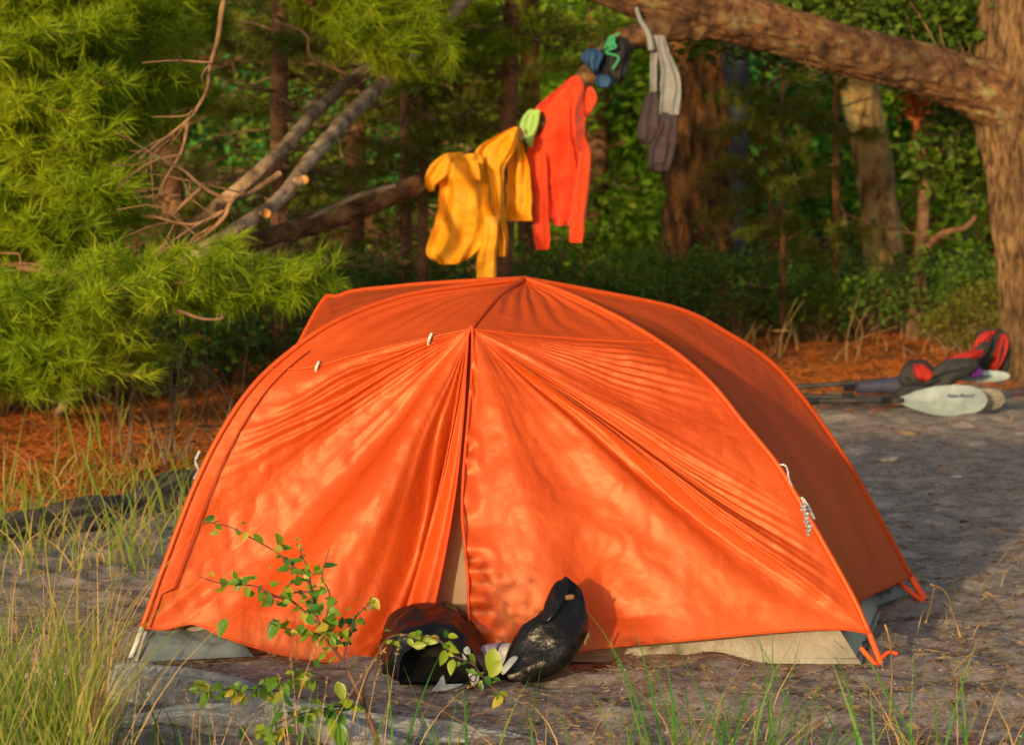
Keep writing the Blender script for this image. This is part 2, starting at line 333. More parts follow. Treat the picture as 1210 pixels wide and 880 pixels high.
# ------------------------------------------------------------------ foliage generators
def needles(mb, pos, dirs, n, L, Wd, spread, rng, back=.03):
    pos = np.asarray(pos); dirs = norm(np.asarray(dirs)); T = len(pos)
    d = norm(dirs[:, None, :] + rng.normal(0, spread, (T, n, 3)))
    st = pos[:, None, :] - dirs[:, None, :] * back * rng.uniform(0, 2, (T, n, 1))
    ln = L * rng.uniform(.7, 1.1, (T, n, 1)); tip = st + d * ln - np.array((0, 0, 1)) * ln * .12
    sd = norm(np.cross(d, rng.normal(0, 1, (T, n, 3)))) * Wd * .5
    v = np.stack([st - sd, st + sd, tip], 2).reshape(-1, 3)
    mb.add(v, np.arange(len(v)).reshape(-1, 3))
def leaves(mb, pos, size, rng, flat=.5, aspect=.55):
    pos = np.asarray(pos); N = len(pos); size = size * rng.uniform(.6, 1.3, (N, 1))
    d = norm(rng.normal(0, 1, (N, 3)) * np.array((1, 1, flat)) - np.array((0, 0, .25)))
    up = norm(rng.normal(0, 1, (N, 3)) + np.array((0, 0, 1.2))); s = norm(np.cross(d, up)); nn = np.cross(s, d)
    a = pos; c = pos + d * size; mid = pos + d * size * .45
    b = mid + s * size * aspect * .5 + nn * size * .12; e = mid - s * size * aspect * .5 + nn * size * .12
    v = np.stack([a, b, c, e], 1).reshape(-1, 3); k = np.arange(N)[:, None] * 4
    mb.add(v, np.concatenate([k + np.array([[0, 1, 2]]), k + np.array([[0, 2, 3]])], 0))
def clumps(rng, n_cl, n_leaf, centre, radii, sig, shell=.35):
    u = norm(rng.normal(0, 1, (n_cl, 3))) * (rng.uniform(shell, 1, (n_cl, 1)) ** (1 / 2.2))
    c = np.array(centre) + u * np.array(radii)
    p = c[:, None, :] + rng.normal(0, 1, (n_cl, n_leaf, 3)) * np.array(sig)
    return p.reshape(-1, 3), c
def bough(nm, wm, start, direc, length, rng, nn=26, L=.095, Wd=.0045, droop=.1, twr=.008, dens=1.0, curl=.25):
    direc = norm(np.array(direc, float)); m = 9; t = np.linspace(0, 1, m)[:, None]
    side = norm(np.cross(direc, (0, 0, 1.0)))
    ax = np.array(start) + direc * length * t + np.array((0, 0, 1)) * length * (-droop * t + curl * .6 * t ** 3) + side * length * .12 * rng.normal() * t ** 2
    ax += fbm(ax * 3 + 5, 2)[:, None] * .02
    wm.tube(ax, [twr * 1.6, twr * .5], 5, cap=False)
    pos = []; dr = []
    ns = max(4, int(length / .075 * dens))
    for k in range(ns):
        tt = .18 + .82 * (k + rng.uniform(-.3, .3)) / ns; tt = min(max(tt, .12), .99)
        b = np.array([np.interp(tt, t[:, 0], ax[:, q]) for q in range(3)])
        sgn = 1 if k % 2 else -1
        sl = (.16 + .42 * length * (1 - tt) ** .8) * rng.uniform(.6, 1.1)
        sd = norm(direc * rng.uniform(.6, 1.0) + side * sgn * rng.uniform(.5, 1.0) + np.array((0, 0, rng.uniform(-.25, .35))))
        e = b + sd * sl + np.array((0, 0, .10 * sl)); wm.tube(np.array([b, (b + e) / 2 + np.array((0, 0, -.02)), e]), [twr * .5, twr * .3], 3, cap=False)
        q = max(2, int(sl / .05 * dens))
        for j in range(q):
            f = .3 + .7 * (j + 1) / q
            pos.append(b + (e - b) * f + rng.normal(0, .02, 3)); dr.append(sd * .8 + np.array((0, 0, .35)) + rng.normal(0, .45, 3))
    for f in (.85, .93, 1.0):
        pos.append(np.array([np.interp(f, t[:, 0], ax[:, q]) for q in range(3)])); dr.append(direc + np.array((0, 0, .4)))
    needles(nm, np.array(pos), np.array(dr), nn, L, Wd, .72, rng)

def bark_disp(amp, kx=14, ky=1.6, seed=0.0, fine=.35):
    def f(th, pts, rad):
        s = np.concatenate([[0], np.cumsum(np.linalg.norm(np.diff(pts, axis=0), axis=1))])
        n = len(th); A = (th / (2 * math.pi))[None, :]
        # periodic: sample on a circle
        cxx = np.cos(th)[None, :] * kx / 6.28; cyy = np.sin(th)[None, :] * kx / 6.28
        q = xyz(cxx + seed, cyy, s[:, None] * ky + seed)
        r = 1 - np.abs(fbm(q, 3)) * 1.6
        low = fbm(xyz(cxx * .15, cyy * .15, s[:, None] * .9 + seed), 2)
        return amp * (r - .3) + low * rad[:, None] * .10 + amp * fine * vnoise(q * np.array((3, 3, 4.)))
    return f

# ------------------------------------------------------------------ the tent
rng = np.random.default_rng(7)
dA, dFR, dBR, dBL = 8.93, 8.83, 10.14, 10.55
HUB = P(620, 330, 9.53); FRONT = P(556, 389, 9.10)
FL = P(168, 741, dA); FR = P(1027, 748, dFR); BR = P(1076, 681, dBR); BL = np.array((-1.05, dBL, .09))
def leg(pix, corner):            # pole leg in the vertical plane through hub and corner
    out = [HUB]
    dx, dy = corner[0] - HUB[0], corner[1] - HUB[1]
    for px, py in pix:
        a = (px - 605) / FOC; k = (a * HUB[1] - HUB[0]) / (dx - a * dy); d = HUB[1] + k * dy
        out.append(P(px, py, d))
    return np.array(out + [corner])
poleFL = spline(leg([(545, 339), (470, 352), (395, 381), (338, 420), (298, 458), (264, 507), (232, 570), (199, 655)], FL), 120)
poleFR = spline(leg([(676, 350), (736, 379), (778, 404), (813, 429), (845, 459), (878, 500), (916, 546), (943, 590), (976, 648), (1008, 706)], FR), 120)
poleBR = spline(leg([(703, 345), (802, 366), (862, 396), (911, 429), (954, 478), (1003, 549), (1047, 627)], BR), 120)
poleBL = spline(leg([(540, 334), (465, 340), (402, 350), (365, 385)], BL), 120)
def cut_at(pole, px):            # index of the pole sample nearest a pixel column
    q = pole[:, 0] / pole[:, 1] * FOC + 605; return int(np.argmin(np.abs(q - px)))
iL, iR = cut_at(poleFL, 318), cut_at(poleFR, 782)
SL, SR = poleFL[iL], poleFR[iR]
def mid(a, b, t, px, py):        # point between two 3D points, shown at a pixel
    d = a[1] + (b[1] - a[1]) * t; return P(px, py, d)
seamL = spline([FRONT, mid(FRONT, SL, .22, 505, 400), mid(FRONT, SL, .5, 430, 417), mid(FRONT, SL, .78, 368, 434), SL], 120)
seamR = spline([FRONT, mid(FRONT, SR, .3, 620, 396), mid(FRONT, SR, .65, 705, 402), SR], 120)
zipL = spline(curve([(554, 393, 9.09), (551, 440, 9.07), (548, 490, 9.03), (540, 570, 8.98), (529, 640, 8.93), (517, 700, 8.88), (505, 750, 8.82), (497, 788, 8.77)]), 120)
zipR = spline(curve([(557, 392, 9.09), (556, 440, 9.04), (552, 490, 8.97), (546, 560, 8.89), (545, 610, 8.84), (551, 680, 8.78), (553, 740, 8.74), (557, 786, 8.72)]), 120)
zipL[0] = zipR[0] = FRONT
hemL = spline(np.vstack([zipL[-1:], curve([(447, 791, 8.74), (395, 783, 8.79), (343, 775, 8.83), (300, 764, 8.87), (262, 751, 8.92), (229, 737, 8.95), (195, 743, 8.94)]), FL[None]]), 140)
hemR = spline(np.vstack([zipR[-1:], curve([(620, 783, 8.73), (704, 766, 8.75), (813, 756, 8.78), (922, 746, 8.81), (990, 743, 8.825)]), FR[None]]), 140)
def coons(e0, e1, b, nu, nv):
    u = np.linspace(0, 1, nu); v = np.linspace(0, 1, nv)
    E0 = poly(e0, nu)[:, None, :]; E1 = poly(e1, nu)[:, None, :]; B = poly(b, nv)[None, :, :]
    A = E0[0, 0]; U = u[:, None, None]; V = v[None, :, None]
    lin0 = A + U * (E0[-1, 0] - A); lin1 = A + U * (E1[-1, 0] - A)
    return (1 - V) * E0 + V * E1 + A + U * (B - A) - ((1 - V) * lin0 + V * lin1)
def normals(S_):
    n = np.cross(np.gradient(S_, axis=0), np.gradient(S_, axis=1)); return norm(n)
def panel(name, e0, e1, b, disp, nu=150, nv=220, mat='fly', face=(0, -1, .3), label=None):
    S_ = coons(e0, e1, b, nu, nv); n = normals(S_)
    n[0] = n[1]; sgn = np.sign((n * np.array(face)).sum(-1, keepdims=True)); n = n * np.where(sgn == 0, 1, sgn)
    u = np.linspace(0, 1, nu)[:, None]; v = np.linspace(0, 1, nv)[None, :]
    S_ = S_ + n * disp(u, v, S_)[..., None]
    o = MB().add(S_, grid_faces(nu, nv)).build(name, M[mat], tent)
    if label: o['label'] = label
    return o
tent = thing('dome_tent', (0.05, 9.5, 0.0), 'orange dome tent with unzipped front door pitched on the sand', 'tent')
def edge(u, v): return np.clip(np.minimum(v, 1 - v) * 14, 0, 1) * np.clip((1 - u) * 12, 0, 1) * np.clip(u * 10, 0, 1)
def bell(x, c, w): return np.exp(-((x - c) / w) ** 2)
lenHemL = np.linalg.norm(np.diff(hemL, axis=0), axis=1).sum(); lenPoL = np.linalg.norm(np.diff(poleFL[iL:], axis=0), axis=1).sum()
lenHemR = np.linalg.norm(np.diff(hemR, axis=0), axis=1).sum(); lenPoR = np.linalg.norm(np.diff(poleFR[iR:], axis=0), axis=1).sum()
vcL = lenHemL / (lenHemL + lenPoL); vcR = lenHemR / (lenHemR + lenPoR)
bndL = np.vstack([hemL, poleFL[iL:][::-1][1:]]); bndR = np.vstack([hemR, poleFR[iR:][::-1][1:]])
def crumple(S_, a, s=9): return a * fbm(S_ * s, 3)
def dispL(u, v, S_):
    wob = .020 * vnoise(xyz(u * 4, v * 9, 2)); x = v + wob
    fan = np.sin(2 * math.pi * x * 19 + 2.4 * vnoise(xyz(u * 1.6, v * 11, 5.0))) * (.55 + .6 * vnoise(xyz(u * 1.2, v * 17, 6.5)))
    fan = np.sign(fan) * np.abs(fan) ** .8
    env = bell(v, .87, .11) * np.clip(u * 3, 0, 1) * np.clip((1 - u) * 2.2, 0, 1)
    d = .013 * fan * env
    pl = np.sin(2 * math.pi * (v * 21 + .55 * vnoise(xyz(u * 3.5, v * 6, 8.0)))) * bell(v, .05, .09) * np.clip(u * 3, 0, 1)
    d = d + 0.018 * pl
    d = d + .095 * bell(v, .25, .11) * np.sin(math.pi * u ** 1.6) ** .8 - .12 * bell(v, .085, .05) * np.sin(math.pi * np.clip(u, 0, 1) ** 1.9) - .03 * bell(v, .62, .16) * np.sin(math.pi * u) + .02 * fbm(xyz(u * 2.5, v * 5, 3.3), 2) * np.sin(math.pi * u)
    hem = np.sin(v * 60 + 2 * vnoise(xyz(v * 8, u * 2, 1))) * .010 * np.clip((u - .75) * 4, 0, 1) * (v < vcL)
    return (d + hem + crumple(S_, .0035, 10) + crumple(S_, .0018, 22) + .004 * np.abs(fbm(S_ * np.array((14, 14, 9.)), 2))) * edge(u, v)
def dispR(u, v, S_):
    wob = .022 * vnoise(xyz(u * 3.2, v * 8, 22)); x = v + wob
    f1 = np.sin(2 * math.pi * x * 18 + 2.2 * vnoise(xyz(u * 1.6, v * 10, 15.0))) * (.6 + .6 * vnoise(xyz(u * 1.2, v * 15, 6.5)))
    f2 = np.sin(2 * math.pi * x * 43 + 2 * vnoise(xyz(u * 2, v * 20, 35.0)))
    env = bell(v, vcR + .07, .085) * np.clip(u * 4, 0, 1) * np.clip((1 - u) * 2.5, .0, 1)
    d = .015 * f1 * env + .005 * f2 * env + .03 * bell(v, vcR + .015, .035) * np.sin(math.pi * u) - .03 * bell(v, vcR + .10, .05) * np.sin(math.pi * u)
    env2 = bell(v, .93, .09) * np.clip((u - .25) * 4, 0, 1) * np.clip((1 - u) * 3, 0, 1)
    d = d + .0045 * f2 * env2 + .002 * f1 * bell(v, .3, .25) * np.clip(u * 3, 0, 1) * (1 - u)
    d = d + .03 * bell(v, vcR - .11, .045) * u * np.sin(math.pi * u) - .02 * bell(v, vcR - .05, .03) * np.sin(math.pi * u) + .035 * bell(v, .14, .09) * np.sin(math.pi * u) + .02 * fbm(xyz(u * 2.5, v * 5, 7.3), 2) * np.sin(math.pi * u)
    rip = np.sin(u * 62 + 3 * vnoise(xyz(u * 9, v * 4, 2.2))) * .010 * bell(v, .012, .028) + .007 * bell(v, .045, .02) * np.sin(u * 20)
    dent = -.07 * bell(v, .22, .06) * bell(u, .84, .14)
    hem = np.sin(v * 45 + 2 * vnoise(xyz(v * 8, u * 2, 1))) * .006 * np.clip((u - .8) * 5, 0, 1) * (v < vcR)
    e = np.clip((1 - v) * 14, 0, 1) * np.clip((1 - u) * 12, 0, 1) * np.clip(u * 10, 0, 1)
    return (d + rip + dent + hem + crumple(S_, .0035, 10) + crumple(S_, .0018, 22) + .004 * np.abs(fbm(S_ * np.array((14, 14, 9.)), 2))) * e
panel('door_panel', zipL, seamL, bndL, dispL, 170, 300)
panel('door_panel', zipR, seamR, bndR, dispR, 170, 300)
ridge = spline([HUB, (HUB + FRONT) / 2 + np.array((0, 0, .022)), FRONT], 60)
def dispT(u, v, S_): return (crumple(S_, .003, 8) + .003 * np.sin(v * 40 + 2 * vnoise(xyz(u * 3, v * 5, 1))) * np.sin(math.pi * u) - .015 * np.sin(math.pi * v) * np.sin(math.pi * u)) * edge(u, v)
panel('roof_panel', ridge, poleFL[:iL + 1], seamL, dispT, 90, 120, face=(0, -.3, 1))
panel('roof_panel', ridge, poleFR[:iR + 1], seamR, dispT, 90, 120, face=(0, -.3, 1))
def dispS(u, v, S_):
    return (crumple(S_, .004, 6) + .005 * np.sin(v * 26 + 3 * vnoise(xyz(u * 2, v * 4, 4))) * u - .03 * np.sin(math.pi * v) * np.sin(math.pi * u)) * edge(u, v)
hemS = spline(np.vstack([FR[None], P(1016, 712, 9.45)[None], P(1048, 694, 9.85)[None], BR[None]]), 60)
hemW = spline(np.vstack([FL[None], ((FL + BL) / 2 + np.array((.05, 0, .06)))[None], BL[None]]), 60)
panel('side_panel', poleFR, poleBR, hemS, dispS, 110, 110, face=(1, 0, .3))
panel('side_panel', poleFL, poleBL, hemW, dispS, 110, 110, face=(-1, 0, .3))
BKM = (BL + BR) / 2 + np.array((0, .25, -.03))
panel('rear_panel', poleBL, poleBR, spline(np.vstack([BL[None], BKM[None], BR[None]]), 60), dispS, 90, 90, face=(0, 1, .3))
for nm, pl in (('pole_sleeve', poleFL), ('pole_sleeve', poleFR), ('pole_sleeve', poleBR), ('pole_sleeve', poleBL), ('pole_sleeve', ridge)):
    MB().tube(pl + np.array((0, -.002, .002)), .0085, 8).build(nm, M['fly'], tent)
for s in (seamL, seamR):
    MB().tube(s + np.array((0, -.003, .001)), .0032, 6).build('seam', M['fly'], tent)
st = poleFL[iL - 6:] + np.array((.050, -.012, .004)); st[-8:] = st[-8:] + (FL + np.array((.02, -.004, 0)) - st[-1])
MB().tube(st, .0035, 6).build('seam', M['fly_dark'], tent)
MB().tube(zipR + np.array((.004, -.006, 0)), .0045, 6).build('zip', M['fly_dark'], tent)
MB().tube(zipL + np.array((-.002, -.004, 0)), .004, 6).build('zip', M['fly_dark'], tent)
for h in (hemL, hemR, hemS): MB().tube(h, .0035, 6).build('hem_binding', M['fly'], tent)
def tab(p, w=.009, h=.032):
    mb = MB(); q = np.array(p); mb.tube(spline([q + np.array((-.004, -.004, -h / 2)), q + np.array((-.001, -.016, 0)), q + np.array((.006, -.004, h / 2))], 8), w / 2, 6); return mb
for px, py in ((375, 430), (507, 402)):
    k = np.argmin(np.abs(seamL[:, 0] / seamL[:, 1] * FOC + 605 - px)); tab(seamL[k] + np.array((0, -.004, -.002))).build('toggle', M['white'], tent)
# inner tent
cen = np.array((.08, 9.53, 0))
def inset(pole, s, dz):
    q = cen + (pole - cen) * np.array((s, s, 1)); q[:, 2] = np.maximum(pole[:, 2] * .93 - dz, .10); return q
iFL, iFR, iBR, iBL = [inset(p, s, .06) for p, s in ((poleFL, .90), (poleFR, .90), (poleBR, .88), (poleBL, .86))]
inner = MB()
for a, b in ((iFL, iFR), (iFR, iBR), (iBR, iBL), (iBL, iFL)):
    e = np.stack([poly(a, 60)[-1] * (1 - t) + poly(b, 60)[-1] * t for t in np.linspace(0, 1, 40)])
    Sx = coons(a, b, e, 50, 40); Sx = Sx + (crumple(Sx, .008, 5) * np.linspace(0, 1, 50)[:, None] * 1.0)[..., None] * np.array((.4, 1, 0))
    inner.add(Sx, grid_faces(50, 40))
inner.build('inner_tent', M['inner'], tent)
cs = [P(167, 776, 8.99), P(1018, 779, 8.88), P(1040, 716, 9.9), np.array((-1.0, 10.5, 0.0))]
top = [iFL[-1], iFR[-1], iBR[-1], iBL[-1]]
tub = MB(); trim = MB()
for k in range(4):
    a, b = cs[k], cs[(k + 1) % 4]; ta, tb = top[k], top[(k + 1) % 4]; n = 90
    t = np.linspace(0, 1, n)[:, None]
    lo = a * (1 - t) + b * t; lo[:, 2] = -.01; hi = ta * (1 - t) + tb * t
    hi[:, 2] = .15 + .015 * vnoise(xyz(t[:, 0] * 12, k, 0)) - .05 * (np.exp(-((t[:, 0]) / .04) ** 2) + np.exp(-((1 - t[:, 0]) / .04) ** 2))
    if k == 1: hi[:, 2] *= .5
    if k == 0: hi[:, 1] = lo[:, 1] + .05
    w = np.linspace(0, 1, 8)[:, None, None]
    Sx = lo[None] * (1 - w) + hi[None] * w
    Sx[..., 1] += (.014 * fbm(xyz(Sx[..., 0] * 7, Sx[..., 1] * 7, Sx[..., 2] * 10), 3)) * np.sin(math.pi * w[..., 0])
    tub.add(Sx, grid_faces(8, n)); trim.tube(hi[8:-8] + np.array((0, .004, 0)), .005, 5)
ct = np.array([cs[k] for k in range(4)]); ct[:, 2] = .006; tub.add(ct, [(0, 1, 2, 3)])
tub.build('bathtub_floor', M['tub'], tent); trim.build('floor_trim', M['strap'], tent)
# grey groundsheet corners peeping out
def sheet(pts4, name, amp=.02, mat='tubgrey'):
    a, b, c, d = [np.array(q) for q in pts4]; u = np.linspace(0, 1, 40)[:, None, None]; v = np.linspace(0, 1, 30)[None, :, None]
    Sx = (a * (1 - u) + b * u) * (1 - v) + (d * (1 - u) + c * u) * v
    Sx[..., 2] += amp * fbm(Sx * 9, 3) * np.sin(math.pi * v[..., 0]) + amp * .6 * np.sin(u[..., 0] * 9) * v[..., 0]
    o = MB().add(Sx, grid_faces(40, 30)).build(name, M[mat], tent); return o
sheet((P(158, 782, 8.86), P(300, 775, 8.86), P(268, 745, 9.0), P(178, 738, 8.99)), 'groundsheet', .015)
sheet((P(1020, 722, 9.82), P(1068, 703, 10.1), P(1062, 684, 10.16), P(1017, 702, 9.9)), 'groundsheet', .03)
# straps and stakes
def strapline(a, b, r, name, mat, sag=.0):
    q = spline([a, (np.array(a) + np.array(b)) / 2 + np.array((0, 0, -sag)), b], 10); return MB().tube(q, r, 6).build(name, M[mat], tent)
gFR = P(1042, 786, 8.79); gBR = P(1094, 710, 10.12); gFL = P(153, 781, 8.86)
strapline(FR, gFR, .009, 'stake_strap', 'strap'); strapline(P(1017, 765, 8.82), gFR + np.array((-.005, -.01, -.01)), .007, 'stake_strap', 'strap')
strapline(gFR + np.array((-.005, -.01, .02)), P(1060, 772, 8.72), .006, 'strap_tail', 'strap', -.012)
strapline(BR, gBR, .012, 'stake_strap', 'strap'); strapline(P(1060, 686, 10.1), gBR + np.array((0, -.01, -.01)), .009, 'stake_strap', 'strap')
strapline(gBR, gBR + np.array((.03, -.03, -.01)), .007, 'strap_tail', 'strap')
strapline(FL, gFL, .008, 'stake_strap', 'white'); strapline(P(172, 747, 8.9), gFL + np.array((.02, 0, 0)), .006, 'stake_strap', 'tub')
for g in (gFR, gBR, gFL):
    MB().tube(np.array([g + np.array((.0, -.012, .012)), g + np.array((0, .03, -.09))]), .004, 6).build('stake', M['metal'], tent)
# guy line
k0 = cut_at(poleFR, 919); a = poleFR[k0] + np.array((.006, -.012, 0))
gl = spline(np.vstack([a[None], (a + np.array((.02, -.006, -.004)))[None], (P(934, 570, a[1] - .02))[None], (P(945, 589, a[1] - .03))[None]]), 24)
guy = MB().tube(gl, .0032, 6).build('guy_line', M['cord'], tent)
kn = MB(); c0, c1 = P(945, 587, a[1] - .035), P(960, 613, a[1] - .045)
for s in (-.004, .003, .007):
    kn.tube(spline(np.vstack([(c0 + np.array((s, 0, 0)))[None], ((c0 + c1) / 2 + np.array((s * 1.5, -.004, 0)))[None], (c1 + np.array((s, 0, 0)))[None]]), 10), .003, 6)
tt = np.linspace(0, 1, 90); ax = c0 * .75 + c1 * .25; hx = ax[None] + (c1 * .95 - ax)[None] * tt[:, None] * .75
hx = hx + np.stack([np.cos(tt * 48) * .0055 + .004 * vnoise(xyz(tt * 9, 0, 1)), np.sin(tt * 48) * .007, np.cos(tt * 48) * .004], 1); kn.tube(hx, .0036, 5)
kn.build('cord_bundle', M['cord'], guy)
# small cord bits on the far left corner
MB().tube(spline([P(236, 533, 9.75), P(231, 545, 9.74), P(235, 556, 9.75), P(229, 566, 9.75)], 12), .005, 6).build('guy_line', M['cord'], tent)

# ------------------------------------------------------------------ bags in front of the door
def closed_loft(rings, mb, mi=0):
    R = np.array(rings); r, c, _ = R.shape; mb.add(R, grid_faces(r, c, True), mi)
bag = thing('dry_bag', GP(508, 812), 'slumped black dry bag with gaping mouth and pale zip trim by the tent door', 'bag')
th = np.linspace(0, 2 * math.pi, 64, endpoint=False)
rim2 = spline(np.array([(450, 762), (462, 736), (486, 724), (522, 725), (549, 743), (564, 770), (558, 806), (520, 818), (478, 822), (456, 800), (450, 762)], float), 65)[:-1]
rim = np.array([P(x, y, 8.52 + .10 * (820 - y) / 100) for x, y in rim2])
c = rim.mean(0); rings_o = []
mouth2 = spline(np.array([(472, 782), (482, 768), (505, 760), (534, 764), (552, 780), (557, 800), (545, 812), (510, 818), (482, 819), (471, 803), (472, 782)], float), 65)[:-1]
mouth = np.array([P(x, y, 8.44 + .06 * (820 - y) / 60) for x, y in mouth2])
base_ = rim + np.array((0, .10, 0))
for k, (s, dd) in enumerate(((.05, .20), (.4, .19), (.75, .16), (.93, .10), (1.0, .04), (1.0, -.01))):
    q = c + np.array((0, .10, 0)) + (base_ - c - np.array((0, .10, 0))) * s + np.array((.01, dd, 0)); rings_o.append(q)
for f in (.25, .5, .75, .92, 1.0):
    q = (base_ + np.array((.01, -.01, 0))) * (1 - f) + mouth * f; q[:, 1] -= .035 * math.sin(math.pi * f); q[:, 2] += .012 * math.sin(math.pi * f); rings_o.append(q)
ro = np.array(rings_o); ro = np.stack([spline(ro[:, k_], 44) for k_ in range(64)], 1); rings_o = list(ro)
for k in range(len(rings_o)):
    q = rings_o[k]; rg_ = 1 - np.abs(fbm(q * 9 + 2, 3)) * 1.5; q = q + norm(q - c) * (.012 * fbm(q * 14, 3) + .022 * rg_)[:, None] * (.4 if k > len(rings_o) - 4 else 1); q[:, 2] = np.maximum(q[:, 2], .004); rings_o[k] = q
mb = MB(); closed_loft(rings_o, mb); mb.build('shell', M['vinyl'], bag)
rings_i = []; cm = rings_o[-1].mean(0)
for k, (s, dd) in enumerate(((1.0, .001), (.96, .02), (.9, .07), (.7, .13), (.05, .15))):
    q = cm + (rings_o[-1] - cm) * s + np.array((0, dd, .02 * dd)); q = q + norm(q - cm) * (.02 * fbm(q * 11 + 3, 3))[:, None] * (1 if k > 1 else .1); q[:, 2] = np.maximum(q[:, 2], .010); rings_i.append(q)
mb = MB(); closed_loft(rings_i, mb); mb.build('lining', M['vinyl_in'], bag)
lip = spline(curve([(466, 822, 8.48), (490, 826, 8.45), (520, 821, 8.45), (548, 810, 8.47), (562, 800, 8.5)]), 24)
MB().tube(lip, [.012, .008, .006, .007, .005], 8).build('zip_trim', M['trim'], bag)
def patch(pts, name, mat, par, thick=.006, amp=.008, seed=0):
    # a crumpled flap: outline polygon in pixels with depth, filled as fan of rings
    q = spline(np.array([P(*p) for p in pts] + [P(*pts[0])]), 41)[:-1]; cc = q.mean(0); mb = MB(); rings = []
    for s in (1, .8, .6, .4, .2, .02):
        r = cc + (q - cc) * s; r = r + np.array((0, -1, .5)) * (amp * (1 - s) + amp * fbm(r * 22 + seed, 2) * (1 - s * .6))[:, None]; rings.append(r)
    back = [r + np.array((0, thick, -thick * .3)) for r in rings]
    closed_loft(back[::-1] + rings, mb); return mb.build(name, M[mat], par)
patch([(508, 818, 8.425), (516, 808, 8.44), (524, 797, 8.46), (528, 808, 8.44), (548, 807, 8.43), (530, 815, 8.425)], 'inner_flap', 'trim', bag, seed=4)
patch([(478, 828, 8.43), (506, 828, 8.45), (540, 838, 8.38), (555, 853, 8.32), (540, 858, 8.30), (505, 846, 8.36)], 'tongue_flap', 'tubgrey', bag, seed=9)
patch([(466, 820, 8.46), (484, 821, 8.45), (494, 828, 8.43), (480, 834, 8.41), (466, 830, 8.43)], 'zip_end', 'trim', bag, seed=2)
patch([(545, 768, 8.5), (553, 763, 8.5), (556, 772, 8.49), (549, 780, 8.49)], 'buckle', 'trim', bag, seed=12)
patch([(553, 796, 8.44), (563, 792, 8.44), (566, 803, 8.43), (558, 809, 8.43)], 'badge', 'white', bag, amp=.003, seed=14)
MB().tube(spline(curve([(556, 799, 8.425), (560, 796, 8.425), (563, 800, 8.42), (560, 805, 8.42), (556, 803, 8.425), (556, 799, 8.425)]), 20), .0016, 5).build('badge_print', M['black_cloth'], bag)

bag2 = thing('dry_bag', GP(625, 815), 'tall black vinyl sack leaning up against the tent fly', 'bag')
ax = [(597, 803, 8.50), (615, 795, 8.52), (637, 776, 8.54), (656, 752, 8.56), (670, 728, 8.59), (676, 708, 8.62), (668, 690, 8.645), (664, 685, 8.65)]
wid = [.035, .055, .070, .078, .072, .058, .030, .008]; thk = [.03, .055, .07, .075, .065, .045, .024, .006]
A = spline(curve(ax), 60); wd = np.interp(np.linspace(0, 1, 60), np.linspace(0, 1, 8), wid); tk = np.interp(np.linspace(0, 1, 60), np.linspace(0, 1, 8), thk)
T = norm(np.gradient(A, axis=0)); side = norm(np.cross(T, (0, 1.0, 0))); dep = norm(np.cross(side, T))
Sx = A[:, None] + side[:, None] * (np.cos(th)[None, :, None] * wd[:, None, None]) + dep[:, None] * (np.sin(th)[None, :, None] * tk[:, None, None])
s = np.linspace(0, 1, 60)[:, None]
dn = .010 * fbm(Sx * 11, 3) + .010 * np.sign(np.sin(3 * th[None] + 5 * s)) * np.abs(np.sin(3 * th[None] + 5 * s)) ** .6 * np.sin(math.pi * s)
Sx = Sx + norm(Sx - A[:, None]) * dn[..., None]; Sx[..., 2] = np.maximum(Sx[..., 2], .003)
mb = MB(); mb.add(Sx, grid_faces(60, 64, True)); mb.build('shell', M['vinyl'], bag2)
patch([(640, 738, 8.50), (644, 712, 8.54), (658, 686, 8.58), (672, 690, 8.57), (664, 712, 8.52), (650, 732, 8.49)], 'folded_flap', 'vinyl', bag2, amp=.010, seed=31)
patch([(668, 703, 8.50), (677, 702, 8.50), (678, 707, 8.5), (669, 708, 8.5)], 'buckle', 'bark_pine', bag2, amp=.003, seed=3)
patch([(592, 790, 8.44), (604, 776, 8.46), (612, 776, 8.46), (605, 786, 8.44), (594, 797, 8.43)], 'zip_end', 'trim', bag2, amp=.004, seed=8)
patch([(690, 757, 8.52), (697, 745, 8.54), (698, 750, 8.54), (692, 763, 8.52)], 'tear', 'bark_pale', bag2, amp=.002, seed=8)
bot = thing('bottle', GP(596, 795), 'lilac bottle wedged between the two black bags', 'bottle')
b0, b1 = P(597, 775, 8.60), P(560, 782, 8.66)
mb = MB(); q = spline([b0, (b0 + b1) / 2, b1], 12); mb.tube(q, [.040, .042, .042, .042, .030], 24); mb.build('body', M['lilac'], bot)
MB().tube(np.array([b0 + (b0 - b1) * .02, b0 + (b0 - b1) * .22]), [.036, .034], 24).build('cap', M['white'], bot)

# ------------------------------------------------------------------ driftwood
def logmesh(pts, rad, amp, seed, n=60, m=160, flat=.7):
    q = spline(curve(pts), m); mb = MB()
    def dsp(thh, p, r):
        s = np.linspace(0, 1, len(p))[:, None]
        g = fbm(xyz(np.cos(thh)[None] * 3 + seed, np.sin(thh)[None] * 3, s * 2.5 + seed), 4)
        cr = -np.abs(vnoise(xyz(np.cos(thh)[None] * 5 + seed, np.sin(thh)[None] * 5, s * 1.5)))
        return amp * g + amp * .8 * (cr + .3)
    mb.tube(q, rad, n, disp=dsp)
    return mb
lg = logmesh([(50, 800, 8.62), (110, 812, 8.46), (200, 830, 8.22), (290, 852, 7.98), (380, 878, 7.75), (470, 905, 7.5)], [.04, .07, .088, .095, .09, .07], .026, 3.0)
for v in lg.v: v[:, 2] = np.maximum(v[:, 2] - .005, -.03)
tag(lg.build('driftwood_log', M['drift'], origin=GP(250, 850)), 'long grey weathered driftwood log with cracks beside the tent corner', 'log')
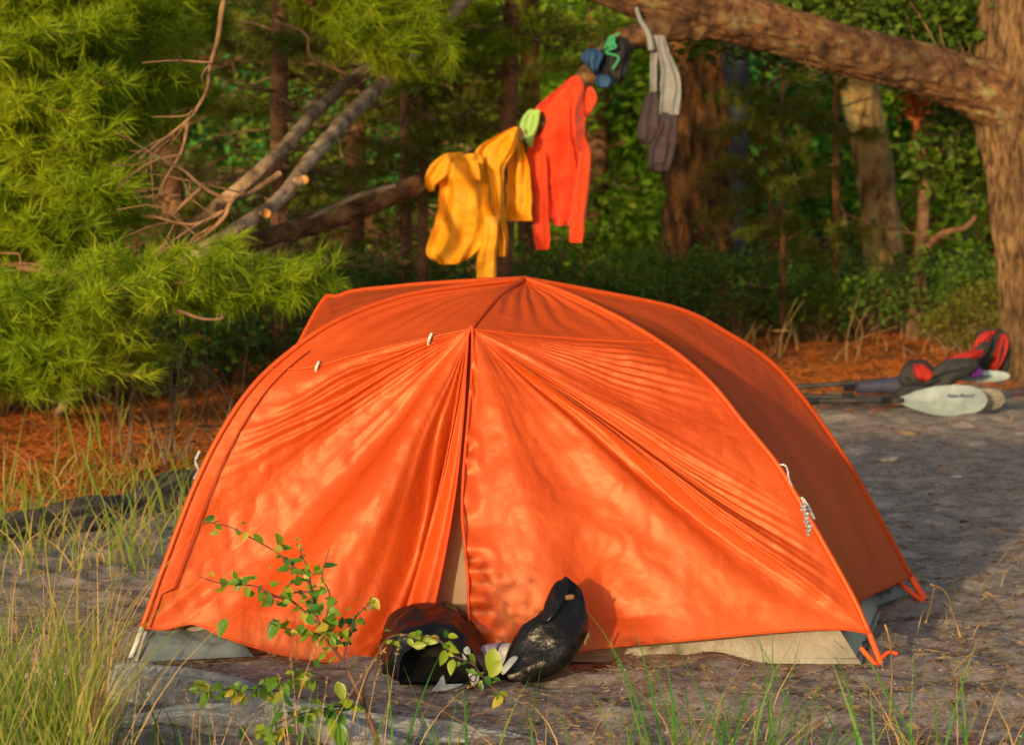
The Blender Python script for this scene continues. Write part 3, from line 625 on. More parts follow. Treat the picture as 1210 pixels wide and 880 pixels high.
lg = logmesh([(130, 868, 7.92), (230, 864, 7.86), (340, 862, 7.8), (450, 868, 7.74), (560, 876, 7.68), (640, 890, 7.6)], [.04, .07, .065, .06, .055, .03], .020, 11.0)
for v in lg.v: v[:, 2] = np.maximum(v[:, 2] - .005, -.03)
tag(lg.build('driftwood_log', M['drift'], origin=GP(400, 880)), 'thinner pale driftwood branch lying at the foot of the leafy sapling', 'log')

def rock(c, s, seed, name, mat, label, cat, group=None, n=28):
    u = np.linspace(0, math.pi, n)[:, None]; v = np.linspace(0, 2 * math.pi, n * 2, endpoint=False)[None]
    d = xyz(np.sin(u) * np.cos(v), np.sin(u) * np.sin(v), np.cos(u) * np.ones_like(v))
    r = 1 + .28 * fbm(d * 1.5 + seed, 3); V = d * r[..., None] * np.array(s)
    mb = MB().add(V + np.array(c) + np.array((0, 0, s[2] * .55)), grid_faces(n, n * 2, True))
    return tag(mb.build(name, M[mat], origin=c), label, cat, group)
def on_ground(px, py, up): d = EYE * FOC / (py - 200); return (px, 200 + (EYE - up) * FOC / d, d)
fl = logmesh([on_ground(-60, 650, .03), on_ground(20, 637, .04), on_ground(90, 624, .04), on_ground(150, 607, .02), on_ground(205, 592, .05), on_ground(250, 580, .04)], [.05, .06, .062, .045, .07, .06], .024, 21.0)
tag(fl.build('fallen_log', M['rock'], origin=GP(110, 615)), 'long low dark log half hidden in dry grass left of the tent', 'log')
for i, (px, py, s, mt, lb) in enumerate(((1050, 549, .055, 'pebble', 'pale flat stone lying on the open sand below the paddles'),
        (1073, 514, .05, 'debris', 'tan stone in the sand in front of the white paddle blade'),
        (1043, 598, .022, 'charcoal', 'small charcoal lump on the sand beside the rear tent stake'),
        (1130, 566, .03, 'pebble', 'small grey stone on the bare sand right of the tent'),
        (712, 822, .012, 'charcoal', 'black lump on the sand beside the leaning black sack'),
        (738, 828, .016, 'pebble', 'grey pebble on the sand near the leaning black sack'))):
    rock(GP(px, py), (s, s * .7, s * .35), 20 + i * 3, 'stone', mt, lb, 'stone', n=12)

# ------------------------------------------------------------------ oak on the right
oak = thing('oak_tree', gpt(PX(1242, 20.6), 20.6, -.1), 'big oak with furrowed bark and a low limb stretching over the camp', 'tree')
tk = spline(curve([(1246, 470, 20.6), (1242, 440, 20.6), (1236, 380, 20.6), (1228, 300, 20.6), (1222, 210, 20.6), (1214, 130, 20.6), (1216, 40, 20.6), (1222, -80, 20.6), (1215, -500, 20.6), (1230, -1000, 20.7)]), 330)
rr = np.interp(np.linspace(0, 1, 330), [0, .025, .06, .12, .19, .23, .3, .5, 1], [.42, .33, .285, .255, .285, .34, .31, .28, .20])
MB().tube(tk, rr, 220, disp=bark_disp(.034, 44, 2.6, 1.7)).build('trunk', M['oak'], oak)
lim = spline(curve([(1235, 150, 20.6), (1190, 118, 20.5), (1150, 103, 20.4), (1100, 86, 20.2), (1040, 70, 20.0), (980, 55, 19.8), (920, 36, 19.6), (860, 20, 19.4), (800, 6, 19.2), (740, -12, 19.1), (650, -50, 19.0), (540, -140, 18.9)]), 220)
MB().tube(lim, [.28, .23, .175, .155, .15, .145, .142, .14, .13, .115, .10, .08], 110, disp=bark_disp(.018, 22, 7.0, 4.4)).build('limb', M['oak_limb'], oak)
br = spline(curve([(880, 32, 19.45), (835, 30, 19.3), (795, 33, 19.15), (760, 40, 19.0), (730, 55, 18.9), (700, 85, 18.75), (672, 115, 18.6), (630, 150, 18.4), (580, 180, 18.2), (520, 208, 18.0), (450, 236, 17.8), (380, 262, 17.6), (310, 284, 17.4), (250, 300, 17.2)]), 240)
MB().tube(br, [.10, .085, .075, .07, .065, .062, .06, .058, .056, .054, .056, .058, .055, .04], 40, disp=bark_disp(.010, 9, 6.0, 9.4)).build('branch', M['oak_limb'], oak)
sp = br[168:240]; spl = MB()
for q, (dz, r) in enumerate(((.055, .018), (.03, .022), (-.03, .020))):
    g = sp.copy(); k = np.linspace(0, 1, len(g)); g[:, 2] += dz * (1 + .5 * np.sin(k * 6 + q)) - .05 * k; g[:, 1] -= .03; spl.tube(g, [r * .4, r, r * .8, r * .3], 8, disp=bark_disp(.006, 6, 6., q))
spl.build('split_bark', M['bark_grey'], oak)
nm = MB(); rg = np.random.default_rng(11)
p1, c1 = clumps(rg, 90, 40, P(1000, 30, 21.2), (1.3, .8, .30), (.10, .10, .06)); leaves(nm, p1, .085, rg)
p2, c2 = clumps(rg, 40, 30, P(1140, 160, 21.8), (.25, .4, .45), (.10, .10, .06)); leaves(nm, p2, .085, rg)
p3, c3 = clumps(rg, 420, 60, (3.0, 21.5, 6.2), (4.0, 4.0, 2.0), (.22, .22, .12)); leaves(nm, p3, .14, rg)
nm.build('crown', M['leaf_oak'], oak)
tw = MB()
for cc in list(c1[:24]):
    k = lim[np.argmin(np.linalg.norm(lim - cc, axis=1))]
    tw.tube(spline([k, (k + cc) / 2 + rg.normal(0, .08, 3), cc], 7), [.009, .003], 4)
tw.build('twigs', M['twig'], oak)

# ------------------------------------------------------------------ laundry on the branch
def loft(rows, d, thick, mat, parent, name, n=48, m=60, fold=.012, freq=3.0, seed=0., round_=.6, label=None):
    rows = np.array(rows, float); r = spline(rows, m) if len(rows) > 2 else poly(rows, m)
    th = np.linspace(0, 2 * math.pi, n, endpoint=False); R = []
    for k, (l, rgt, y) in enumerate(r[:, :3]):
        a, b = P(l, y, d), P(rgt, y, d); c = (a + b) / 2; w = (b - a) / 2
        cs_ = np.sign(np.cos(th)) * np.abs(np.cos(th)) ** round_; sn = np.sign(np.sin(th)) * np.abs(np.sin(th)) ** .8
        tkk = thick * min(1, .35 + 4 * min(k, m - 1 - k) / m)
        q = c + w * cs_[:, None] + np.array((0, 1, 0)) * (tkk * sn)[:, None]
        ph = cs_ * freq * math.pi + seed + 1.5 * vnoise(xyz(cs_ * 1.5, k / m * 3, seed))
        q[:, 1] += fold * np.sin(ph) * min(1, k / m * 3 + .25) * np.where(sn < 0, 1, .8)
        q = q + (fold * .8 * fbm(q * 8 + seed, 3))[:, None] * np.array((.5, 1, .3)); q[:, 1] += np.where(sn < 0, 1, .5) * fold * 2.2 * (np.abs(fbm(q * np.array((7, 0, 4.)) + seed * 3.1, 3)) - .3); R.append(q)
    mb = MB(); closed_loft(R, mb)
    for e in (0, -1):
        rr_ = np.array(R[e]); mb.add(np.vstack([rr_, rr_.mean(0)[None]]), np.stack([np.arange(n), np.roll(np.arange(n), -1), np.full(n, n)], 1))
    o = mb.build(name, M[mat], parent)
    if label: o['label'] = label
    return o
LG = 'clothes drying on the oak branch'
def garment(name, px, py, d, label, cat): return thing(name, P(px, py, d), label, cat, LG)
g1 = garment('rain_jacket', 540, 190, 17.95, 'yellow rain jacket with wide open sleeve slung over the low oak branch', 'jacket')
loft([(531, 566, 181), (522, 572, 192), (518, 578, 215), (517, 580, 240), (513, 580, 262), (506, 574, 285), (505, 562, 299), (522, 545, 311)], 17.86, .012, 'yellow', g1, 'body', fold=.035, freq=2.2, seed=1)
loft([(528, 548, 180), (511, 540, 192), (504, 532, 206), (503, 516, 219), (507, 513, 226)], 17.80, .02, 'yellow', g1, 'sleeve', fold=.015, freq=1.5, seed=3)
loft([(553, 566, 190), (552, 569, 205), (560, 570, 214)], 17.80, .02, 'yellow', g1, 'collar', fold=.01, seed=5)
g2 = garment('rain_trousers', 590, 170, 18.2, 'long yellow rain trousers hanging with one leg down behind the tent top', 'trousers')
loft([(605, 613, 151), (582, 612, 163), (563, 607, 177), (562, 597, 196), (567, 595, 215), (570, 596, 250), (576, 598, 280), (585, 598, 303)], 18.0, .012, 'yellow', g2, 'leg', fold=.028, freq=2.4, seed=12)
loft([(572, 590, 255), (570, 589, 280), (565, 587, 305), (562, 586, 340), (562, 585, 360)], 17.9, .014, 'yellow', g2, 'leg', fold=.015, freq=1.8, seed=15)
loft([(604, 614, 165), (600, 622, 185), (598, 626, 215), (597, 628, 240), (598, 628, 261)], 18.22, .012, 'yellow', g2, 'seat', fold=.03, freq=2.2, seed=17)
g3 = garment('cloth', 625, 145, 18.4, 'lime green cloth tucked beside the red hooded jacket', 'cloth')
loft([(624, 638, 130), (616, 637, 141), (615, 634, 155), (621, 630, 168), (626, 630, 174)], 18.3, .012, 'lime', g3, 'fabric', fold=.01, seed=22)
g4 = garment('hooded_jacket', 660, 130, 18.5, 'bright orange-red hooded jacket hanging upside down with both sleeves dangling', 'jacket')
loft([(676, 686, 90), (662, 690, 102), (645, 690, 116), (635, 691, 128), (630, 692, 150), (625, 693, 175), (626, 697, 195), (634, 695, 215), (645, 690, 235), (650, 685, 252), (657, 674, 266)], 18.42, .025, 'orange_fleece', g4, 'body', fold=.036, freq=2.2, seed=31, m=80)
loft([(622, 645, 180), (623, 647, 200), (626, 648, 225), (628, 649, 255), (630, 650, 280), (633, 648, 295)], 18.36, .028, 'orange_fleece', g4, 'sleeve', fold=.012, freq=1.4, seed=36)
loft([(684, 698, 180), (682, 698, 200), (679, 696, 225), (676, 693, 250), (672, 690, 275), (672, 687, 287)], 18.37, .025, 'orange_fleece', g4, 'sleeve', fold=.012, freq=1.4, seed=39)
loft([(693, 700, 103), (688, 705, 112), (688, 706, 120), (690, 700, 130), (690, 695, 138)], 18.5, .05, 'orange_fleece', g4, 'hood', fold=.012, seed=42)
loft([(672.3, 673.7, 110), (673.3, 674.7, 150), (674.3, 675.7, 200), (673.3, 674.7, 240)], 18.335, .006, 'red_cloth', g4, 'zip', fold=.002, seed=1)
g5 = garment('swim_shorts', 720, 60, 18.8, 'black and blue swim shorts with green drawstring bunched around the branch', 'shorts')
loft([(716, 742, 45), (710, 746, 56), (708, 745, 70), (710, 742, 84), (718, 738, 93), (725, 734, 98)], 18.72, .08, 'black_cloth', g5, 'leg', fold=.02, seed=51)
loft([(694, 706, 58), (688, 714, 66), (690, 711, 74), (698, 708, 82), (703, 708, 89)], 18.68, .07, 'blue_cloth', g5, 'leg', fold=.025, seed=54)
loft([(706, 718, 88), (703, 726, 95), (705, 723, 101), (711, 718, 105)], 18.66, .06, 'blue_cloth', g5, 'waistband', fold=.02, seed=57)
MB().tube(spline(curve([(732, 40, 18.6), (719, 47, 18.58), (728, 55, 18.57), (716, 62, 18.57), (731, 68, 18.57), (724, 82, 18.57)]), 40), .008, 6).build('drawstring', M['green_strap'], g5)
loft([(720, 727, 42), (716, 727, 50), (712, 724, 58)], 18.6, .03, 'green_strap', g5, 'lining', fold=.01, seed=60)
g6 = garment('leggings', 783, 42, 19.0, 'pale grey and dark plum leggings knotted over the thin branch end', 'leggings')
loft([(765, 777, 42), (768, 779, 60), (768, 778, 85), (768, 777, 108)], 18.92, .03, 'grey_cloth', g6, 'waist', fold=.012, freq=1.5, seed=70)
loft([(776, 786, 42), (777, 791, 60), (779, 799, 80), (780, 805, 103), (780, 803, 135)], 18.88, .03, 'grey_cloth', g6, 'waist', fold=.014, freq=2.0, seed=73)
loft([(767, 777, 107), (761, 779, 120), (755, 779, 145), (753, 777, 163), (760, 772, 172)], 18.92, .035, 'plum_cloth', g6, 'leg', fold=.015, freq=1.6, seed=76)
loft([(779, 803, 133), (776, 801, 150), (768, 799, 170), (766, 795, 188), (768, 790, 202)], 18.885, .045, 'plum_cloth', g6, 'leg', fold=.02, freq=2.4, seed=79)
MB().tube(spline(curve([(752, 10, 19.0), (757, 25, 18.95), (766, 40, 18.9), (770, 60, 18.86)]), 16), [.012, .018, .022], 8).build('tie', M['grey_cloth'], g6)

# ------------------------------------------------------------------ paddles and life vests
def paddle(name, bx0, bx1, by, d, hgt, label, bladem, sy0, tilt=0.0, text=None, sleeve=False):
    base = gpt(PX((bx0 + bx1) / 2, d), d); t = thing(name, base, label, 'paddle', 'kayak paddles by the oak')
    L = 2.25; x1 = PX(bx1, d); x0 = PX(bx0, d); zc = EYE - (by - 200) / FOC * d; bl = x1 - x0
    zs = EYE - (sy0 - 200) / FOC * d; xe = x1 - L
    def blade(xa, xb, zc_, flip):
        n = 40; s = np.linspace(0, 1, n); prof = np.interp(s, [0, .06, .2, .4, .62, .8, .92, .98, 1], [.16, .30, .62, .90, 1.0, .95, .72, .4, .08]) * hgt / 2
        prof2 = prof * np.interp(s, [0, .5, 1], [1, 1.06, .92]); w = np.linspace(-1, 1, 17)
        X_ = xa + (xb - xa) * s[:, None] * np.ones(17); off = np.where(w[None] > 0, prof[:, None] * w[None], prof2[:, None] * w[None])
        spn = -.010 * np.exp(-(w[None] / .12) ** 2) * (1 - s[:, None]) ** .7 - .018 * (1 - w[None] ** 2) * np.sin(math.pi * s[:, None])
        Z_ = zc_ + off * math.cos(tilt); Y_ = d + off * math.sin(tilt) + spn + .012 * s[:, None] ** 2
        f = xyz(X_, Y_, Z_); bk = f + np.array((0, .008, 0)); mb = MB().add(f, grid_faces(n, 17)); mb.add(bk, grid_faces(n, 17)[:, ::-1])
        per = np.concatenate([np.arange(0, n * 17, 17), np.arange((n - 1) * 17, n * 17), np.arange(n * 17 - 1, 0, -17), np.arange(16, -1, -1)])
        ed = np.vstack([f.reshape(-1, 3)[per], bk.reshape(-1, 3)[per]]); k = len(per)
        mb.add(ed, [(i, i + 1, i + 1 + k, i + k) for i in range(k - 1)])
        return mb.build('blade', M[bladem], t)
    b = blade(x0, x1, zc, False); blade(xe + bl, xe, zs, True)
    q = np.array([(xe + bl * .98, d, zs), ((x0 + xe) / 2, d, zs), (x0 - .1, d, zs + (zc - zs) * .9), (x0 + .03, d, zc)])
    MB().tube(spline(q, 40), .0155, 12).build('shaft', M['shaft'], t)
    MB().tube(np.array([(x0 - .10, d, zs + (zc - zs) * .9), (x0 - .04, d, zc)]), .02, 12).build('ferrule', M['shaft'], t)
    MB().tube(np.array([((x0 + xe) / 2 + .35, d, zs), ((x0 + xe) / 2 + .42, d, zs)]), .021, 12).build('drip_ring', M['shaft'], t)
    if sleeve:
        MB().tube(spline(np.array([(x0 - .50, d - .01, zs), (x0 - .35, d - .02, zs + .012), (x0 - .1, d - .02, zs + .03), (x0 + .06, d - .01, zc)]), 20), [.03, .05, .055, .04], 14, disp=lambda a, p, r: .008 * fbm(p[:, None, :] * 12 + a[None, :, None], 2)).build('cloth_sleeve', M['navy'], t)
    if text:
        fx, fz, size = text; tc = bpy.data.curves.new('lettering', 'FONT'); tc.body = 'Aqua Bound'; tc.size = size; tc.shear = .35; tc.extrude = .0008; tc.offset = .0003
        to = bpy.data.objects.new('tmp', tc); COL.objects.link(to); dg = bpy.context.evaluated_depsgraph_get()
        me = bpy.data.meshes.new_from_object(to.evaluated_get(dg)); bpy.data.objects.remove(to)
        me.materials.clear(); me.materials.append(M['ink']); lo = bpy.data.objects.new('lettering', me); COL.objects.link(lo); lo.parent = b
        lo.rotation_euler = (math.radians(90), 0, 0); wx = x0 + bl * fx; wz = zc + hgt * fz
        lo.location = Vector((wx, d - .030, wz)) - Vector(base)
    return t
paddle('kayak_paddle', 1062, 1167, 473, 17.65, .175, 'kayak paddle with broad white lettered blade lying in front of the others', 'blade', 474, text=(.53, .12, .030))
paddle('kayak_paddle', 1120, 1188, 472, 17.85, .125, 'kayak paddle with worn brownish blade peeping out behind the white one', 'blade_grey', 468)
paddle('kayak_paddle', 1112, 1194, 444.5, 18.2, .068, 'kayak paddle with narrow-looking white blade propped under the life vests', 'blade', 458, text=(.42, -.06, .024), sleeve=True)
def puffy(parent, name, mat, pts, rad, flat=.5, seed=0., n=20):
    q = spline(curve(pts), 40); r = np.interp(np.linspace(0, 1, 40), np.linspace(0, 1, len(rad)), rad); mb = MB()
    mb.tube(q, r, n, disp=lambda a, p, rr_: rr_[:, None] * (.18 * fbm(p[:, None, :] * 14 + np.stack([np.cos(a), np.sin(a), a * 0], -1)[None] * 1.0 + seed, 2)) - rr_[:, None] * (1 - flat) * np.abs(np.sin(a + .4))[None] * .6)
    return mb.build(name, M[mat], parent)
v1 = thing('life_vest', GP(1090, 470), 'black life vest with red panel lying flat on the paddles', 'life vest', 'life vests at the oak foot')
def slab(par, name, mat, rows, d, th_, seed): return loft(rows, d, th_, mat, par, name, n=40, m=30, fold=.010, freq=1.6, seed=seed, round_=.75)
slab(v1, 'panel', 'dark_vest', [(1076, 1094, 425), (1068, 1102, 432), (1064, 1108, 441), (1062, 1106, 450), (1066, 1096, 457)], 17.98, .05, 1)
slab(v1, 'panel', 'red_cloth', [(1080, 1092, 430), (1079, 1100, 436), (1080, 1104, 443), (1086, 1098, 449)], 17.90, .03, 2)
slab(v1, 'panel', 'dark_vest', [(1120, 1150, 423), (1108, 1156, 431), (1098, 1150, 440), (1092, 1134, 449), (1088, 1118, 458), (1080, 1100, 466)], 17.92, .045, 3)
slab(v1, 'panel', 'dark_vest', [(1066, 1100, 455), (1060, 1100, 463), (1058, 1090, 470)], 17.86, .03, 8)
slab(v1, 'shoulder_strap', 'red_cloth', [(1150, 1162, 413), (1130, 1162, 419), (1114, 1152, 425), (1112, 1128, 429)], 18.04, .03, 4)
for q in ([(1100, 446, 17.86), (1116, 440, 17.86), (1134, 436, 17.87), (1150, 428, 17.9)], [(1070, 446, 17.92), (1080, 452, 17.88), (1096, 453, 17.86), (1110, 448, 17.86)]):
    MB().tube(spline(curve(q), 20), .008, 6).build('webbing', M['black_cloth'], v1)
v2 = thing('life_vest', GP(1168, 455), 'red and black life vest standing propped against the oak trunk', 'life vest', 'life vests at the oak foot')
slab(v2, 'panel', 'dark_vest', [(1162, 1184, 389), (1154, 1191, 396), (1150, 1194, 408), (1146, 1194, 422), (1142, 1192, 434), (1140, 1188, 442)], 18.52, .05, 6)
slab(v2, 'panel', 'red_cloth', [(1164, 1178, 391), (1156, 1172, 397), (1151, 1166, 405), (1148, 1158, 413)], 18.44, .035, 5)
slab(v2, 'panel', 'red_cloth', [(1182, 1189, 395), (1180, 1192, 403), (1176, 1190, 414), (1172, 1186, 426), (1168, 1180, 438)], 18.43, .035, 7)
slab(v2, 'panel', 'dark_vest', [(1160, 1172, 404), (1152, 1170, 412), (1144, 1164, 422), (1138, 1156, 432)], 18.40, .035, 10)
for q in ([(1172, 398, 18.42), (1168, 412, 18.38), (1160, 426, 18.36), (1154, 438, 18.36)], [(1186, 400, 18.4), (1184, 416, 18.39), (1178, 432, 18.39)]):
    MB().tube(spline(curve(q), 20), .007, 6).build('webbing', M['black_cloth'], v2)
pch = thing('pouch', P(1150, 446, 18.0), 'small purple cloth pouch lying on the upper paddle blade', 'pouch')
puffy(pch, 'cloth', 'purple', [(1138, 438, 18.02), (1147, 437, 18.0), (1158, 440, 18.02)], [.025, .048, .03], .8, 12)

# ------------------------------------------------------------------ left pine, its dead limbs and neighbours
def dead_limb(mb, pts, r0, r1, seed, n=8, m=36):
    q = spline(curve(pts), m); q[1:-1] += np.stack([vnoise(q[1:-1] * 5 + seed), vnoise(q[1:-1] * 5 + seed + 9), vnoise(q[1:-1] * 5 + seed + 17)], 1) * .02
    mb.tube(q, [r0, r1], n, disp=bark_disp(r0 * .12, 6, 6, seed)); return q
rg = np.random.default_rng(5)
pine = thing('pine_tree', gpt(-3.7, 15.6, -.1), 'bushy white pine with long needled boughs reaching toward the tent', 'tree')
ptk = spline(np.array([(-3.7, 15.6, -.2), (-3.65, 15.6, 1.5), (-3.7, 15.65, 3.5), (-3.65, 15.7, 6.0), (-3.7, 15.7, 8.5)]), 120)
MB().tube(ptk, [.2, .17, .14, .10, .05], 40, disp=bark_disp(.01, 14, 3, 2)).build('trunk', M['bark_pine'], pine)
nm, wm, nb = MB(), MB(), MB()
targets = [  # bough tips in the photograph: (px, py, depth, length)
    (60, 40, 14.6, 1.5), (150, 20, 14.8, 1.6), (210, 60, 15.0, 1.6), (120, 90, 14.6, 1.6), (30, 110, 14.4, 1.3), (190, 120, 15.0, 1.6), 
    (90, 160, 14.6, 1.5), (160, 190, 14.8, 1.5), (30, 200, 14.3, 1.2), (120, 240, 14.6, 1.4), (60, 280, 14.3, 1.2), (170, 150, 15.3, 1.6), (20, 50, 15.2, 1.2), (90, -20, 15.0, 1.5),
    (180, -40, 15.0, 1.7), (20, -60, 14.6, 1.4), (140, 290, 14.6, 1.4), (215, 85, 15.9, 1.7), (75, 215, 15.4, 1.4), (10, 290, 15.2, 1.1), 
    (40, 350, 14.9, 1.2), (110, 380, 15.0, 1.3), (60, 430, 15.1, 1.1), (150, 420, 15.3, 1.4), (20, 400, 14.5, 1.1), (10, 455, 14.9, 1.0), (100, 330, 15.2, 1.3), (190, 380, 15.4, 1.3),
    (225, 150, 17.2, 1.5), (205, 20, 14.7, 1.4), (245, 30, 17.4, 1.7), (262, 60, 17.6, 1.6), (240, 120, 17.3, 1.5), (268, 10, 17.4, 1.7), (235, 75, 17.0, 1.5), (255, -40, 17.4, 1.7),
    (150, 262, 14.2, 1.2), (100, 295, 14.0, 1.1), (55, 305, 13.9, 1.0), (15, 250, 13.9, 1.0), (165, 70, 14.5, 1.5), (70, 75, 14.2, 1.3), (130, 130, 14.3, 1.4), (40, 160, 14.1, 1.2), (100, 200, 14.2, 1.3), (45, 5, 14.2, 1.3), (115, 50, 14.9, 1.5), (80, 250, 14.1, 1.2)]
for px, py, d, L in targets:
    tip = P(px, py, d); st = np.array((-3.6, 15.65, tip[2] + rg.uniform(-.1, .35)))
    dr = norm(tip - st); L = min(L, np.linalg.norm(tip - st)); bough(nm, wm, tip - dr * L, dr, L, rg, nn=30, L=.12, Wd=.0070, droop=.02, dens=1.1)
    mbp = np.array([st, (st + tip) / 2, tip - dr * L]); wm.tube(spline(mbp, 8), [.007, .006], 5, cap=False)
for px, py, d, L in [(420, 30, 17.2, 1.1), (470, 60, 17.3, 1.1), (500, 20, 17.3, 1.2), (455, 88, 17.2, 1.0), (530, 40, 17.4, 1.0), (440, 0, 17.2, 1.1), (490, -20, 17.3, 1.2), (400, -15, 17.2, 1.1), (550, 5, 17.5, 1.1), (515, 72, 17.4, .9), (480, 100, 17.3, .9), (435, 60, 17.1, .9), (465, 35, 17.0, 1.0), (545, -20, 17.3, 1.2)]:
    tip = P(px, py, d); st = np.array((-2.1, 16.4, 3.3)); dr = norm(tip - st); bough(nm, wm, tip - dr * L, dr, L, rg, nn=30, L=.12, Wd=.0070, droop=.02, dens=1.1)
    wm.tube(np.array([(-3.65, 15.65, 3.4), st, tip - dr * L]), [.02, .012], 5, cap=False)
near = [(300, 310, 13.2, 1.3), (345, 325, 13.3, 1.1), (385, 322, 13.4, 1.3), (180, 320, 13.0, 1.2), (120, 340, 13.0, 1.1), (50, 330, 13.1, 1.0), (370, 350, 13.5, 1.1), (80, 390, 13.2, 1.0), (150, 400, 13.2, 1.0), (40, 425, 13.4, .9), (100, 435, 13.5, .9), (10, 400, 13.2, .8), (160, 430, 13.6, 1.0), (55, 360, 12.9, .9), (30, 432, 12.9, .8), (75, 425, 12.9, .8), (8, 455, 12.9, .7), (115, 438, 13.0, .8), (50, 455, 13.0, .7), (215, 345, 12.9, 1.1)]
for px, py, d, L in near:
    tip = P(px, py + ((48 if px < 300 else 30) if py < 345 else 10), d); st = np.array((-3.3, 14.6, tip[2] + .15)); dr = norm(tip - st); bough(nb, wm, tip - dr * L, dr, L, rg, nn=34, L=.105, Wd=.0052, droop=.05, dens=.95)
    wm.tube(np.array([st, (st + tip) / 2 + np.array((0, 0, .05)), tip - dr * L]), [.005, .006], 5, cap=False)
for k in range(40):              # the part of the crown above and beside the picture
    a = rg.uniform(0, 6.28); z = rg.uniform(2.9, 8.0); L = (8.8 - z) * .32 + .4
    st = np.array((-3.68, 15.65, z)); dr = np.array((math.cos(a), math.sin(a), -.05)); bough(nm, wm, st + dr * .15, dr, L, rg, nn=12, L=.14, Wd=.012, dens=.7)
for k in range(26):
    a = rg.uniform(1.8, 4.5); z = rg.uniform(.5, 2.9); L = rg.uniform(1.3, 1.9); st = np.array((-3.68, 15.65, z)); dr = np.array((math.cos(a), math.sin(a), -.05)); bough(nm, wm, st + dr * .15, dr, L, rg, nn=12, L=.14, Wd=.012, dens=.7)
nm.build('crown', M['needle'], pine); nb.build('lower_boughs', M['needle_near'], pine); wm.build('limbs', M['twig'], pine)

# leaning dead pine stems
lean = thing('leaning_pine_trunk', gpt(PX(70, 17.5), 17.5), 'long leaning dead pine stem with two sawn branch stubs', 'tree trunk', 'leaning dead stems')
q = MB(); ln = spline(curve([(70, 495, 17.5), (95, 440, 16.2), (140, 380, 14.6), (215, 312, 13.8), (270, 278, 14.0), (330, 235, 14.6), (365, 190, 15.2), (410, 140, 16.2), (470, 82, 17.8), (540, 10, 18.4), (640, -110, 19)]), 160)
q.tube(ln, [.034, .03, .026, .027, .031, .034, .035, .036, .035, .03], 28, disp=bark_disp(.007, 8, 7, 3.3)); q.build('stem', M['bark_grey'], lean)
for (x, y, dx, dy) in ((346, 217, 5, 3), (307, 252, 3, 0)):
    a = P(x, y, 14.82 if x > 330 else 14.3); b = a + np.array((dx * .012, -.06, dy * .006)); MB().tube(np.array([a, b]), .024, 14).build('sawn_stub', [M['bark_grey']], lean)
    MB().tube(np.array([b + np.array((0, -.003, 0)), b + np.array((0, -.006, 0))]), .021, 14).build('sawn_face', M['cut'], lean)
wm = MB()
dead_limb(wm, [(410, 140, 16.15), (402, 165, 16.0), (405, 185, 15.9)], .01, .004, 2)
wm.build('twigs', M['twig'], lean)
lean2 = thing('leaning_pine_trunk', gpt(PX(60, 18.0), 18.0), 'thinner broken pine stem leaning behind the sawn one', 'tree trunk', 'leaning dead stems')
ln2 = spline(curve([(60, 480, 18.0), (120, 390, 16.6), (210, 285, 15.4), (300, 208, 15.3), (335, 175, 15.8), (372, 133, 16.6), (415, 95, 17.6), (460, 60, 17.9), (520, 0, 18.3), (600, -100, 19)]), 140)
q = MB().tube(ln2, [.01, .012, .014, .028, .03, .031, .032, .032, .03, .03], 24, disp=bark_disp(.007, 8, 7, 8.3)); q.build('stem', M['bark_grey'], lean2)
wm = MB()
dead_limb(wm, [(352, 128, 16.85), (335, 118, 16.8)], .014, .008, 3); dead_limb(wm, [(410, 90, 16.9), (370, 70, 16.85), (365, 45, 16.8), (340, 32, 16.8), (320, 20, 16.8)], .012, .005, 4)
wm.build('twigs', M['twig'], lean2)
def fine(mb, spots, d, seed):
    r = np.random.default_rng(seed)
    for x_, y_ in spots:
        for q_ in range(2):
            a_ = P(x_, y_, d) + r.normal(0, .01, 3); b_ = a_ + np.array((r.normal(-.12, .16), r.normal(0, .12), r.normal(-.06, .14)))
            mb.tube(spline([a_, (a_ + b_) / 2 + r.normal(0, .03, 3), b_], 7), [.005, .002], 4)
            mb.tube(np.array([(a_ + b_) / 2, (a_ + b_) / 2 + r.normal(0, .06, 3)]), [.003, .0015], 4)
dl = thing('dead_branch', P(262, 5, 14.07), 'bare curving dead branch hanging among the pine needles', 'branch', 'bare dead branches')
wm = MB(); dead_limb(wm, [(272, -40, 14.07), (262, 10, 14.07), (258, 40, 14.03), (250, 75, 14.03), (245, 110, 13.98), (225, 145, 13.98), (190, 170, 13.94), (165, 188, 13.89)], .014, .005, 1)
wm.build('stem', M['twig'], dl); wm = MB(); fine(wm, [(250, 75), (235, 130), (205, 160), (180, 178)], 13.98, 1)
dead_limb(wm, [(222, 148, 13.98), (215, 180, 13.94), (195, 215, 13.89), (185, 235, 13.89)], .010, .003, 2)
dead_limb(wm, [(200, 165, 13.97), (185, 180, 13.94), (175, 205, 13.89)], .008, .003, 5); dead_limb(wm, [(214, 182, 13.93), (185, 190, 13.88), (160, 205, 13.84), (140, 222, 13.8)], .007, .003, 6)
wm.build('twigs', M['twig'], dl)
dl = thing('dead_branch', P(275, 232, 13.89), 'forked grey dead branch resting across the leaning stems', 'branch', 'bare dead branches')
wm = MB(); dead_limb(wm, [(330, 205, 14.16), (290, 228, 13.98), (272, 236, 13.89), (262, 256, 13.89), (235, 280, 13.85), (190, 298, 13.81)], .014, .005, 7); wm.build('stem', M['twig'], dl); wm = MB(); fine(wm, [(290, 228), (262, 256), (235, 280), (225, 205), (205, 260)], 13.9, 2)
dead_limb(wm, [(275, 235, 13.89), (240, 220, 13.89), (212, 196, 13.89)], .013, .005, 8); dead_limb(wm, [(262, 250, 13.88), (225, 262, 13.85), (175, 258, 13.81)], .008, .003, 9)
